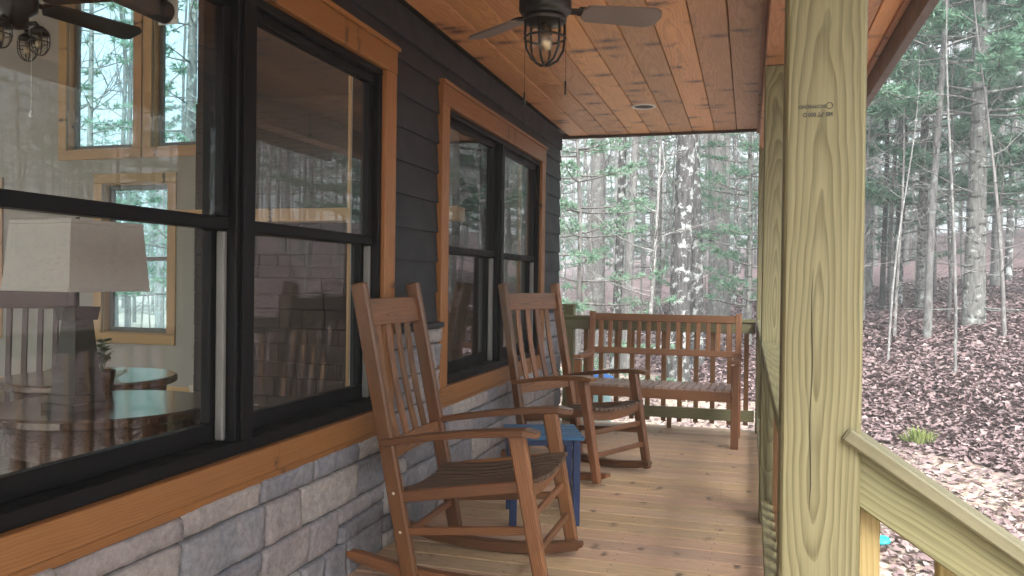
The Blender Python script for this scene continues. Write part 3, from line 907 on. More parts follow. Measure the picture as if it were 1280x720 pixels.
# stair railing descending from the near post, and the stairs
SL = .675
t = thing('stair_railing', 'sloping treated wood stair handrail running down from the stamped post', 'railing', (.2035, 1.625, 0))
d = Vector((1, 0, -SL)).normalized(); upv = Vector((SL, 0, 1)).normalized()
def sl(x, off): return (x, 0, .907 - SL * x + off)
m = MB(); m.bar(Vector(sl(-.03, 0)) + Vector((0, .02, 0)), Vector(sl(1.75, 0)) + Vector((0, .02, 0)), .14, .026, upv, .004); m.build('cap_rail', M['pt'], t)
m = MB(); m.bar(Vector(sl(-.03, -.068)) , Vector(sl(1.75, -.068)), .038, .086, upv, .003, r=.62); m.build('top_rail', M['pt'], t)
m = MB(); m.bar(Vector(sl(0, -.80)) , Vector(sl(1.75, -.80)), .038, .089, upv, .003); m.build('bottom_rail', M['pt'], t)
for i in range(11):
    x = .022 + i * .138
    if x > 1.5: break
    zc = .915 - SL * x
    m = MB(); m.bar((x, .0385, zc - .86), (x, .0385, zc - .04), .038, .038, (1, 0, 0), .003); m.build('baluster', M['ochre'], t)
m = MB(); m.bar((1.62, .0, -.70), (1.62, .0, -.08), .09, .09, (1, 0, 0), .004); m.build('newel_post', M['pt'], t)
t = thing('porch_steps', 'wooden porch steps going down beside the sloping handrail', 'steps', (.21, .5, 0))
for i in range(3):
    z = -.165 * (i + 1)
    m = MB()
    m.box(.28 * i, .28 * i + .138, -.8, .86, z - .038, z, .004); m.box(.28 * i + .142, .28 * i + .28, -.8, .86, z - .038, z, .004)
    m.build('tread', M['deck'], t)
for yy in (-.84, .862):
    m = MB(); m.prism([(0, yy, -.03), (.95, yy, -.66), (.60, yy, -.66), (0, yy, -.30)], (0, .036, 0)); m.build('stringer', M['pt'], t)

# ------------------------------------------------------------------ rocking chairs
def rocking_chair(name, label, loc, rz, group):
    t = thing(name, label, 'rocking chair', loc, rz, group)
    W = .265
    wm = M['chair']
    def rp(z): return -.265 - .205 * (z - .03)         # rear post centre line
    def fp(z): return .275 - .19 * (z - .03)
    for s in (-1, 1):
        m = MB(); m.bar((rp(.025), s * W, .025), (rp(1.185), s * W, 1.185), .036, .064, (1, 0, .2), .007); m.build('rear_post', wm, t)
        m = MB(); m.bar((fp(.025), s * W, .025), (fp(.625), s * W, .625), .036, .054, (1, 0, .2), .008, taper=1.25); m.build('front_leg', wm, t)
        # arm: rises towards the front, wider rounded tip
        pts = []; ws = []; hs = []
        for k in range(13):
            q = k / 12; x = -.385 + q * .64
            pts.append((x, s * (W + .008 + .012 * q), .555 + .085 * q + .012 * math.sin(q * PI) + (-.012 if q > .95 else 0)))
            ws.append(.052 + .055 * max(0, (q - .35)) if q < .93 else (.084 if q < .99 else .056)); hs.append(.026 if q < .97 else .022)
        m = MB(); m.sweep(pts, (0, 1, 0), ws, hs); m.build('arm', wm, t)
        # rocker
        Rr = 1.02; cx = -.06; pts = []
        for k in range(19):
            a = -.53 + k / 18 * (.53 + .385)
            a = a if True else a
            pts.append((cx + Rr * math.sin(a), s * (W - .042), .026 + Rr * (1 - math.cos(a)) * (.46 if a < 0 else .62)))
        hs = [.046] * 19; hs[0] = .014; hs[1] = .034; hs[-1] = .018; hs[-2] = .038
        m = MB(); m.sweep(pts, (0, 1, 0), .046, hs); m.build('rocker', wm, t)
        # side seat rail and stretchers
        m = MB(); m.bar((rp(.345) + .02, s * (W - .004), .345), (fp(.425) - .02, s * (W - .004), .425), .024, .045, (0, 0, 1), .004); m.build('seat_rail', wm, t)
        m = MB(); m.bar((rp(.21), s * W, .21), (fp(.265), s * W, .265), .018, .032, (0, 0, 1), .004); m.build('stretcher', wm, t)
        for zz in (.25, .17):
            pass
        # pale screw plugs on the outer faces
        for zz, fn in ((.21, rp), (.36, rp), (.56, rp)):
            m = MB(); m.lathe([(.0001, 0), (.006, 0), (.0065, .002), (.0001, .0035)], 10)
            ob = m.mesh('p'); ob.transform(Matrix.Translation((fn(zz), s * (W + .0188), zz)) @ Matrix.Rotation(-s * PI / 2, 4, 'X')); ob.materials.append(M['screw'])
            po = bpy.data.objects.new('screw_plug', ob); COL.objects.link(po); po.parent = t
    for zz in (.31, .18):
        m = MB(); m.bar((fp(zz), -W, zz), (fp(zz), W, zz), .020, .030, (0, 0, 1), .004); m.build('stretcher', wm, t)
    m = MB(); m.bar((rp(.19), -W, .19), (rp(.19), W, .19), .020, .030, (0, 0, 1), .004); m.build('stretcher', wm, t)
    # curved front rail and contoured seat slats
    fx, fz_ = fp(.43) + .004, .432
    m = MB(); n = 15
    m.sweep([(fx, -W + 2 * W * k / (n - 1), fz_ - .012 - .030 * math.sin(PI * k / (n - 1))) for k in range(n)], (1, 0, 0), .026, .06); m.build('front_rail', wm, t)
    m = MB(); m.sweep([(rp(.35) + .01, -W + 2 * W * k / (n - 1), .335 - .022 * math.sin(PI * k / (n - 1))) for k in range(n)], (1, 0, 0), .024, .045); m.build('rear_rail', wm, t)
    ns = 11
    m = MB()
    for k in range(ns):
        q = (k + .5) / ns; y = (-1 + 2 * q) * (W - .01)
        dip = .026 * math.sin(PI * q)
        pts = []
        for j in range(8):
            v = j / 7
            x = rp(.36) + .012 + (fx + .032 - rp(.36)) * v
            z = .368 + .098 * v - dip - .022 * math.sin(PI * min(1, v * 1.05)) + (-.010 if v > .95 else 0)
            pts.append((x, y, z))
        m.sweep(pts, (0, 1, 0), 2 * (W - .01) / ns - .007, .016)
    m.build('seat', M['chairseat'], t)
    # back: crest rail, lower rail, four slats
    m = MB(); nn = 9
    m.sweep([(rp(1.055) - .004 - .012 * math.sin(PI * k / (nn - 1)), -W + .018 + (2 * W - .036) * k / (nn - 1), 1.065) for k in range(nn)], (-.19, 0, 1), .112, .024); m.build('crest_rail', wm, t)
    m = MB(); m.sweep([(rp(.52) - .01 * math.sin(PI * k / (nn - 1)), -W + .018 + (2 * W - .036) * k / (nn - 1), .52) for k in range(nn)], (-.19, 0, 1), .075, .022); m.build('lower_rail', wm, t)
    for k in range(4):
        y = (-1.5 + k) * .098
        m = MB(); pts = []
        for j in range(8):
            z = .545 + j / 7 * (1.012 - .545)
            pts.append((rp(z) - .010 - .010 * math.sin(PI * j / 7), y, z))
        m.sweep(pts, (0, 1, 0), .040, .013); m.build('back_slat', wm, t)
    return t
CH1 = (-.995, 3.16); CH2 = (-.965, 4.97)
rocking_chair('rocking_chair', 'slatted brown wooden rocking chair nearest the stone wall base, in front of the blue table', (*CH1, 0), R(0), 'wooden rocking chairs on the porch')
rocking_chair('rocking_chair', 'slatted brown wooden rocking chair between the blue table and the bench', (*CH2, 0), R(-26), 'wooden rocking chairs on the porch')

# ------------------------------------------------------------------ blue side table
t = thing('side_table', 'small blue slatted side table with navy legs between the rocking chairs', 'table', (-1.0, 3.95, 0), R(20))
for i in range(5):
    y = -.15 + i * .075
    m = MB(); m.bar((-.19, y, .432), (.19, y, .432), .062, .018, (0, 0, 1), .004); m.build('top_slat', M['blue'], t)
for sx in (-1, 1):
    for sy in (-1, 1):
        m = MB(); m.bar((sx * .155, sy * .15, 0), (sx * .155, sy * .15, .422), .036, .036, (0, 1, 0), .004); m.build('leg', M['navy'], t)
for sy in (-1, 1):
    m = MB(); m.bar((-.136, sy * .15, .408), (.136, sy * .15, .408), .018, .026, (0, 0, 1), .003); m.build('apron', M['navy'], t)
    m = MB(); m.bar((sy * .155, -.129, .408), (sy * .155, .129, .408), .018, .026, (0, 0, 1), .003); m.build('apron', M['navy'], t)
    m = MB(); m.bar((sy * .155, -.129, .14), (sy * .155, .129, .14), .018, .04, (0, 0, 1), .003); m.build('stretcher', M['navy'], t)

# ------------------------------------------------------------------ bench
t = thing('garden_bench', 'brown slat back wooden bench facing down the porch from the end railing', 'bench', (-.665, 6.28, 0), R(-1.5))
BW = .585
bmw = M['bench']
for s in (-1, 1):
    m = MB(); m.bar((s * BW, .205, 0), (s * BW, .205, .44), .05, .045, (0, 1, 0), .005)
    m.bar((s * BW, .205, .42), (s * BW, .285, .96), .046, .045, (0, 1, 0), .005); m.build('rear_post', bmw, t)
    m = MB(); m.bar((s * BW, -.24, 0), (s * BW, -.24, .605), .055, .055, (0, 1, 0), .005); m.build('front_leg', bmw, t)
    m = MB(); m.sweep([(s * BW, -.275 + .50 * k / 8, .628 - .014 * math.sin(PI * k / 8) + .01 * k / 8) for k in range(9)], (1, 0, 0), .062, .026); m.build('armrest', bmw, t)
    m = MB(); m.bar((s * BW, -.21, .385), (s * BW, .18, .37), .024, .06, (0, 0, 1), .004); m.build('seat_rail', bmw, t)
    m = MB(); m.bar((s * BW, -.21, .16), (s * BW, .18, .16), .024, .04, (0, 0, 1), .004); m.build('stretcher', bmw, t)
m = MB(); m.bar((-BW + .024, -.245, .375), (BW - .024, -.245, .375), .026, .075, (0, 0, 1), .004); m.build('front_rail', bmw, t)
m = MB(); m.bar((-BW + .024, .195, .36), (BW - .024, .195, .36), .024, .06, (0, 0, 1), .004); m.build('rear_rail', bmw, t)
m = MB(); m.bar((-BW + .021, .278, .915), (BW - .021, .278, .915), .03, .06, (0, .14, 1), .004); m.build('crest_rail', bmw, t)
m = MB(); m.bar((-BW + .021, .236, .645), (BW - .021, .236, .645), .028, .05, (0, .14, 1), .004); m.build('lower_back_rail', bmw, t)
for k in range(14):
    x = -BW + .075 + k * (2 * BW - .15) / 13
    m = MB(); m.bar((x, .24, .662), (x, .274, .890), .034, .014, (0, 1, 0), .003); m.build('back_slat', bmw, t)
ns = 20; m = MB()
for k in range(ns):
    x = -BW + .03 + (k + .5) * (2 * BW - .06) / ns
    m.sweep([(x, -.262 + .46 * j / 7, .425 - .014 * j / 7 - .010 * math.sin(PI * j / 7) - (.006 if j == 0 else 0)) for j in range(8)], (1, 0, 0), (2 * BW - .06) / ns - .010, .018)
m.build('seat', M['benchseat'], t)

# ------------------------------------------------------------------ ceiling fans
def cage_light(parent, c, s=1.0):
    """jelly-jar light with wire cage hanging from c downwards"""
    j = MB(); j.lathe([(.062 * s, -.0), (.064 * s, -.06 * s), (.058 * s, -.105 * s), (.038 * s, -.14 * s), (.001, -.152 * s)], 24, c)
    glass_o = j.build('glass_jar', M['jar'], parent)
    b = MB(); b.lathe([(.012 * s, -.005), (.013 * s, -.03 * s), (.026 * s, -.06 * s), (.029 * s, -.082 * s), (.02 * s, -.104 * s), (.001, -.112 * s)], 16, c); b.build('bulb', M['brass'], parent)
    w = MB()
    for k in range(6):
        a = k * PI / 3 + .5
        prof = [(.076, .004), (.077, -.06), (.072, -.105), (.05, -.145), (.02, -.163), (0, -.166)]
        w.tube([(c[0] + r_ * s * math.cos(a), c[1] + r_ * s * math.sin(a), c[2] + z_ * s) for r_, z_ in prof], .0048 * s, 6)
    w.tube([(c[0] + .0775 * s * math.cos(q), c[1] + .0775 * s * math.sin(q), c[2] - .062 * s) for q in np.linspace(0, 2 * PI, 25)], .0048 * s, 6)
    w.build('wire_cage', M['fanblack'], parent)
def blades(t, z, a0, r0, r1, w0, w1, mat, pitch=R(-16), nb=5):
    for k in range(nb):
        a = a0 + k * 2 * PI / nb
        Mx = Matrix.Translation((0, 0, z)) @ Matrix.Rotation(a, 4, 'Z') @ Matrix.Rotation(pitch, 4, 'X')
        n = 10; top = []
        outl = [(r0 + .07, -w0 / 2), (r1 - .035, -w1 / 2), (r1 - .008, -w1 / 2 + .02), (r1, -w1 / 2 + .05), (r1 - .012, w1 / 2 - .02), (r1 - .05, w1 / 2), (r0 + .07, w0 / 2), (r0 + .05, w0 / 4), (r0 + .05, -w0 / 4)]
        b = MB(); b.prism([(x, y, -.004) for x, y in outl], (0, 0, .009)); me = b.mesh('fan_blade'); me.transform(Mx); me.materials.append(mat)
        o = bpy.data.objects.new('blade', me); COL.objects.link(o); o.parent = t
        b = MB(); b.bar((r0 - .02, 0, .004), (r0 + .09, 0, .008), .035, .008, (0, 0, 1), .002)
        b.bar((r0 + .06, -.028, .0085), (r0 + .06, .028, .0085), .05, .007, (0, 0, 1), .002); me = b.mesh('blade_arm'); me.transform(Mx); me.materials.append(M['fanblack'])
        q = bpy.data.objects.new('blade_arm', me); COL.objects.link(q); q.parent = o
FX, FY = -.748, 2.92
t = thing('ceiling_fan', 'black ceiling fan with caged light hanging under the orange porch ceiling', 'ceiling fan', (FX, FY, CZ))
m = MB(); m.lathe([(.062, -.001), (.066, -.02), (.05, -.05), (.022, -.062), (.014, -.064)], 24); m.lathe([(.013, -.06), (.013, -.16)], 12)
m.build('canopy', M['fanblack'], t)
m = MB(); m.lathe([(.02, -.145), (.05, -.15), (.088, -.165), (.098, -.185), (.099, -.262), (.092, -.275), (.07, -.282), (.072, -.285), (.08, -.287), (.081, -.305), (.074, -.311), (.02, -.313)], 32); m.build('motor_housing', M['fanblack'], t)
blades(t, -.265, R(25), .092, .45, .10, .125, M['blade'], nb=3, pitch=R(-14))
cage_light(t, (0, 0, -.305), .99)
for dx, dy, ln in ((-.072, -.02, .62), (.074, .03, .575)):
    m = MB(); m.tube([(dx, dy, -.31), (dx, dy, -ln + .05)], .0009, 5); m.tube([(dx, dy, -ln + .05), (dx, dy, -ln)], .004, 6); m.build('pull_chain', M['fanblack'], t)

# ------------------------------------------------------------------ things inside the room
IX, IY = -3.52, 3.12
cz = ztop(IX) + .01
t = thing('ceiling_fan', 'dark ceiling fan with four caged lights inside the room', 'ceiling fan', (IX, IY, cz))
dr = cz - 2.64
m = MB(); m.lathe([(.07, .03), (.07, -.03), (.03, -.07), (.014, -.075)], 24); m.lathe([(.013, -.07), (.013, -dr)], 12); m.build('downrod', M['fanblack'], t)
m = MB(); m.lathe([(.02, -dr + .01), (.09, -dr - .01), (.105, -dr - .05), (.10, -dr - .12), (.06, -dr - .15), (.06, -dr - .20), (.02, -dr - .215)], 28); m.build('motor_housing', M['fanblack'], t)
blades(t, -dr - .07, R(3), .095, .66, .12, .15, M['fanblack'])
for k in range(4):
    a = k * PI / 2 + .35
    m = MB(); m.tube([(.04 * math.cos(a), .04 * math.sin(a), -dr - .19), (.10 * math.cos(a), .10 * math.sin(a), -dr - .185), (.118 * math.cos(a), .118 * math.sin(a), -dr - .215)], .012, 8)
    m.lathe([(.02, -dr - .20), (.045, -dr - .225), (.045, -dr - .245)], 16, (.118 * math.cos(a), .118 * math.sin(a), 0))
    arm = m.build('light_arm', M['fanblack'], t)
    cage_light(arm, (.118 * math.cos(a), .118 * math.sin(a), -dr - .24), .62)
m = MB(); m.tube([(.05, .05, -dr - .2), (.05, .05, -dr - .62)], .001, 5); m.lathe([(.0, -dr - .65), (.01, -dr - .64), (.004, -dr - .61)], 8, (.05, .05, 0)); m.build('pull_chain', M['white'], t)

def round_table(x, y, r, h, label):
    t = thing('round_table', label, 'table', (x, y, 0))
    m = MB(); m.lathe([(0, h - .035), (r - .01, h - .035), (r, h - .028), (r, h - .008), (r - .008, h), (0, h)], 48, smooth=False); m.build('table_top', M['glossy'], t)
    m = MB(); m.lathe([(r - .05, h - .14), (r - .045, h - .036)], 40, cap=False); m.build('apron', M['dark_wood'], t)
    for k in range(4):
        a = k * PI / 2 + .6
        m = MB(); m.bar(((r - .09) * math.cos(a), (r - .09) * math.sin(a), 0), ((r - .09) * math.cos(a), (r - .09) * math.sin(a), h - .036), .05, .05, (math.cos(a), math.sin(a), 0), .004); m.build('leg', M['dark_wood'], t)
    m = MB(); m.lathe([(0, .2), (r - .08, .2), (r - .08, .225), (0, .225)], 40); m.build('shelf', M['dark_wood'], t)
def glossy_mat():
    tt = NT('polished_top'); g = tt.attr('gco', 'Vector')
    n = tt.noise(tt.vmath('MULTIPLY', g, (3, 40, 40)), 1, 3)
    tt.bsdf(tt.mix(n, (.03, .017, .012), (.06, .035, .024)), .12, 0, .8, n, .05, .001, coat=.6)
    return tt.m
M['glossy'] = glossy_mat()
LX, LY = at(97, 2.72)
round_table(-2.17, 2.30, .36, .75, 'round dark table holding the lamp just inside the large window')
round_table(-2.84, 2.92, .36, .75, 'round dark table behind the lamp table with a glass dish on it')
t = thing('table_lamp', 'table lamp with square linen shade and stepped bronze base', 'lamp', (LX, LY, .75), R(-6))
def frustum(m, a0, z0, a1, z1, b0=None, b1=None):
    vs = [(-a0, -a0, z0), (a0, -a0, z0), (a0, a0, z0), (-a0, a0, z0), (-a1, -a1, z1), (a1, -a1, z1), (a1, a1, z1), (-a1, a1, z1)]
    m.add(vs, [(3, 2, 1, 0), (4, 5, 6, 7), (0, 1, 5, 4), (1, 2, 6, 5), (2, 3, 7, 6), (3, 0, 4, 7)])
m = MB(); frustum(m, .075, 0, .075, .022); frustum(m, .062, .0225, .060, .05); frustum(m, .055, .0505, .034, .30); frustum(m, .044, .3005, .050, .345); m.build('lamp_base', M['lampbase'], t)
m = MB(); m.tube([(0, 0, .345), (0, 0, .65)], .006, 8); m.build('stem', M['fanblack'], t)
sh = MB()
q = [(.158, .405), (.142, .625)]
for (a0, z0), (a1, z1) in ((q[0], q[1]),):
    for rr, fl in ((0, 1), (-.004, -1)):
        A, B = a0 + rr, a1 + rr
        vs = [(-A, -A, z0), (A, -A, z0), (A, A, z0), (-A, A, z0), (-B, -B, z1), (B, -B, z1), (B, B, z1), (-B, B, z1)]
        f = [(0, 1, 5, 4), (1, 2, 6, 5), (2, 3, 7, 6), (3, 0, 4, 7)]
        sh.add(vs, f if fl > 0 else [k[::-1] for k in f])
for A, z in ((.158, .405), (.142, .625)):
    for i in range(4):
        c = [(-A, -A), (A, -A), (A, A), (-A, A)]
        p0, p1 = c[i], c[(i + 1) % 4]
        sh.bar((*p0, z), (*p1, z), .007, .014, (0, 0, 1), .002)
sh.build('lamp_shade', M['shade'], t)
t = thing('glass_dish', 'small clear glass dish on the rear round table', 'dish', (-2.68, 2.85, .75))
m = MB(); m.lathe([(.001, .002), (.04, .004), (.075, .03), (.085, .045), (.08, .045), (.07, .03), (.038, .009), (.001, .007)], 24); m.build('dish_bowl', M['jar'], t)

def plant(x, y, z, h, label, pot, leaf, n, nm='potted_plant'):
    t = thing(nm, label, 'plant', (x, y, z))
    m = MB(); m.lathe([(0, 0), (pot * .7, 0), (pot, pot * 1.6), (pot * .95, pot * 1.7), (pot * .8, pot * 1.6), (0, pot * 1.5)], 20); m.build('pot', M['clay'] if pot > .09 else M['dark_wood'], t)
    m = MB(); rr = random.Random(5)
    for k in range(n):
        a = rr.uniform(0, 2 * PI); e = rr.uniform(.05, .45) * h
        p0 = Vector((0, 0, pot * 1.5)); p1 = Vector((math.cos(a) * e * .6, math.sin(a) * e * .6, pot * 1.6 + h * rr.uniform(.5, 1)))
        m.tube([p0, (p0 + p1) / 2 + Vector((0, 0, .05 * h)), p1], .002, 4)
        for q in range(7):
            c = p0.lerp(p1, .45 + .55 * q / 6); b = rr.uniform(0, 2 * PI); L = rr.uniform(.02, .045)
            ax = Vector((math.cos(b), math.sin(b), .3)) * L; ay = Vector((-math.sin(b), math.cos(b), .1)) * L * .4
            m.add([c, c + ax * .5 + ay, c + ax, c + ax * .5 - ay], [(0, 1, 2, 3)])
    m.build('foliage', leaf, t)
plant(-2.40, 2.52, .75, .12, 'small dark potted plant beside the lamp base', .05, M['leafgreen'], 9)
x, y = at(70, 3.9)
x, y = at(254, 7.5)
plant(x, y, 0, .42, 'tall cream floor vase with dried stems by the end wall', .12, M['dried'], 14, 'floor_vase')
# indoor armchair at the left edge of the view
cx, cy = at(8, 4.3)
t = thing('armchair', 'dark red brown slat back wooden chair inside the room by the window', 'chair', (cx, cy, 0), R(-60))
for s in (-1, 1):
    m = MB(); m.bar((-.22, s * .24, 0), (-.30, s * .24, 1.12), .04, .045, (1, 0, 0), .004); m.build('rear_post', M['indoor_chair'], t)
    m = MB(); m.bar((.24, s * .24, 0), (.24, s * .24, .66), .045, .045, (1, 0, 0), .004); m.build('front_leg', M['indoor_chair'], t)
    m = MB(); m.bar((-.28, s * .25, .68), (.29, s * .25, .68), .07, .025, (0, 0, 1), .004); m.build('arm', M['indoor_chair'], t)
m = MB(); m.box(-.24, .27, -.23, .23, .42, .46, .008); m.build('seat', M['indoor_chair'], t)
m = MB(); m.bar((-.295, -.22, 1.06), (-.295, .22, 1.06), .025, .10, (0, 0, 1), .004); m.build('crest_rail', M['indoor_chair'], t)
for k in range(5):
    m = MB(); m.bar((-.255, -.16 + .08 * k, .46), (-.29, -.16 + .08 * k, 1.01), .03, .014, (1, 0, 0), .003); m.build('back_slat', M['indoor_chair'], t)
# rolled window shade inside the near window
t = thing('roller_shade', 'dark rolled window shade along the top of the large window', 'window shade', (XI - .06, 1.73, 2.0))
m = MB(); m.tube([(0, -.50, .035), (0, .385, .035)], .036, 18); m.build('shade_roll', M['rollshade'], t)
m = MB(); m.box(-.03, .045, -.53, .40, .075, .12, .004); m.build('valance', M['rollshade'], t)
for yy in (-.51, .39):
    m = MB(); m.box(-.03, .04, yy, yy + .008, .0, .0745, .001); m.build('bracket', M['white'], t)

# ------------------------------------------------------------------ yard things
x, y = at(738, 8.0)
gb = gz(x, y)
t = thing('barrel', 'pale aqua plastic barrel with blue lid standing outside the end railing', 'barrel', (x, y, gb - .02))
hb = .33 - gb
prof = [(0, 0), (.20, 0), (.215, .03)]
for k in range(7):
    z = .05 + k * (hb - .26) / 6.4
    prof += [(.222, z), (.232, z + .03), (.222, z + .06)]
prof += [(.235, hb - .17), (.235, hb - .16), (0, hb - .16)]
m = MB(); m.lathe(prof, 32); m.build('barrel_body', M['aqua'], t)
m = MB(); m.lathe([(0, hb - .158), (.25, hb - .158), (.256, hb - .148), (.256, hb - .07), (.245, hb - .055), (.17, hb - .02), (.06, hb - .004), (.05, hb + .02), (0, hb + .022)], 32); m.build('barrel_lid', M['bluelid'], t)
x, y = at(1101, 5.6)
x, y = at(1108, 5.6)
t = thing('plastic_lid', 'small cyan plastic lid lying on the leaf litter by the stairs', 'lid', (x, y, gz(x, y) + .07), 0)
t.rotation_euler = (R(12), R(-8), 0)
m = MB(); m.lathe([(0, .004), (.042, .006), (.050, .0), (.053, -.016), (.050, -.016), (.046, .0), (0, 0)], 28); m.build('lid_shell', M['cyan'], t)
# weed tuft
x, y = at(1152, 9.0)
m = MB()
for k in range(130):
    a = random.uniform(0, 2 * PI); e = random.random() ** .7 * .13; hh = random.uniform(.05, .20)
    b0 = Vector((math.cos(a) * e, math.sin(a) * e, 0)); tip = b0 * random.uniform(1.2, 2.0) + Vector((0, 0, hh)); s = Vector((-math.sin(a), math.cos(a), 0)) * .012
    m.add([b0 - s * .4, b0 + s * .4, (b0 + tip) / 2 + s + Vector((0, 0, .02)), tip, (b0 + tip) / 2 - s + Vector((0, 0, .02))], [(0, 1, 2, 3, 4)])
o = m.build('weed', M['weed']); o.location = (x, y, gz(x, y)); tag(o, 'small pale green weed at the edge of the leaf slope', 'weed')

# ------------------------------------------------------------------ trees
def wobble(h, n, amp, rr, lean=0.0):
    ph = rr.uniform(0, 6); a = rr.uniform(0, 2 * PI); pts = []
    for i in range(n):
        q = i / (n - 1)
        pts.append(Vector((amp * math.sin(ph + q * 5) * q + lean * q * h * math.cos(a), amp * math.cos(ph * 1.7 + q * 4) * q + lean * q * h * math.sin(a), q * h)))
    return pts
def branch(m, p, d, L, r, lvl, rr, nmax):
    n = 4 if lvl < 2 else 3
    pts = [p]; dd = d.copy(); seg = L / 4
    for i in range(4):
        dd = (dd + Vector((rr.gauss(0, .16), rr.gauss(0, .16), rr.gauss(.05, .14)))).normalized()
        pts.append(pts[-1] + dd * seg)
    m.tube(pts, [r * (1 - .19 * i) for i in range(5)], n, cap=False)
    if lvl >= nmax: return
    for k in range(rr.randint(3, 5)):
        i = rr.randint(1, 3); q = pts[i].lerp(pts[i + 1], rr.random())
        a = Vector((rr.gauss(0, 1), rr.gauss(0, 1), rr.gauss(.25, .7))).normalized()
        branch(m, q, (dd * .75 + a * .75).normalized(), L * rr.uniform(.38, .62), r * .5, lvl + 1, rr, nmax)
def bare_tree(seed, h, r, label, barkm, twigm, first=.35, nb=16, low=6, group=None, fork=False, n0=2):
    rr = random.Random(seed)
    t = thing('bare_tree', label, 'tree', (0, 0, 0), 0, group)
    pts = wobble(h, 14, .25, rr, rr.uniform(0, .03))
    rad = [r * (1.25 if i == 0 else 1) * (1 - .8 * (i / 13) ** 1.2) for i in range(14)]
    pts[0].z = -.35
    m = MB(); m.tube(pts, rad, 10, cap=False)
    if fork:
        p = pts[5]; q2 = [p]; dd = Vector((rr.uniform(-.3, .3), rr.uniform(-.3, .3), 1)).normalized()
        for i in range(7):
            q2.append(q2[-1] + dd * h * .075); dd = (dd + Vector((rr.gauss(0, .05), rr.gauss(0, .05), .12))).normalized()
        m.tube(q2, [rad[5] * .8 * (1 - .11 * i) for i in range(8)], 8, cap=False)
    m.build('trunk', barkm, t)
    c = MB()
    for k in range(nb):
        q = first + (1 - first) * rr.random() ** .8
        i = min(12, int(q * 13)); p = pts[i].lerp(pts[i + 1], q * 13 - i)
        a = rr.uniform(0, 2 * PI); L = h * .22 * (1.25 - q) * rr.uniform(.7, 1.3)
        branch(c, p, Vector((math.cos(a), math.sin(a), rr.uniform(.35, 1.1))).normalized(), L, max(.012, rad[i] * .34), 0, rr, n0)
    for k in range(low):
        q = rr.uniform(.08, first); i = min(12, int(q * 13)); p = pts[i].lerp(pts[i + 1], q * 13 - i)
        a = rr.uniform(0, 2 * PI)
        branch(c, p, Vector((math.cos(a), math.sin(a), rr.uniform(-.05, .5))).normalized(), rr.uniform(.7, 2.0), .011, 1, rr, n0)
    c.build('crown', twigm, t)
    return t
def sapling(seed, h, r, label, barkm, twigm, group=None, nb=18):
    rr = random.Random(seed)
    t = thing('sapling', label, 'tree', (0, 0, 0), 0, group)
    pts = wobble(h, 9, .12, rr, rr.uniform(0, .08)); pts[0].z = -.2
    m = MB(); m.tube(pts, [r * (1 - .85 * i / 8) for i in range(9)], 6, cap=False); m.build('trunk', barkm, t)
    c = MB()
    for k in range(nb):
        q = rr.uniform(.12, .97); i = min(7, int(q * 8)); p = pts[i].lerp(pts[i + 1], q * 8 - i)
        a = rr.uniform(0, 2 * PI)
        branch(c, p, Vector((math.cos(a), math.sin(a), rr.uniform(0, .9))).normalized(), h * rr.uniform(.1, .26), r * .3, 1, rr, 2)
    c.build('crown', twigm, t)
    return t
def tuft(m, p, d, s, rr, n):
    """a brush of long needles"""
    shade = rr.random()
    vs = []; fs = []
    for k in range(n):
        v = (d * rr.uniform(.2, 1.0) + Vector((rr.gauss(0, .62), rr.gauss(0, .62), rr.gauss(.05, .55)))).normalized() * s * rr.uniform(.7, 1.15)
        w = v.cross(Vector((rr.gauss(0, 1), rr.gauss(0, 1), rr.gauss(0, 1))))
        if w.length < 1e-6: continue
        w = w.normalized() * s * .075
        o = len(vs); vs += [p - w, p + w, p + v * .6 + w * .9, p + v, p + v * .6 - w * .9]; fs.append((o, o + 1, o + 2, o + 3, o + 4))
    m.add(vs, fs, r=shade)
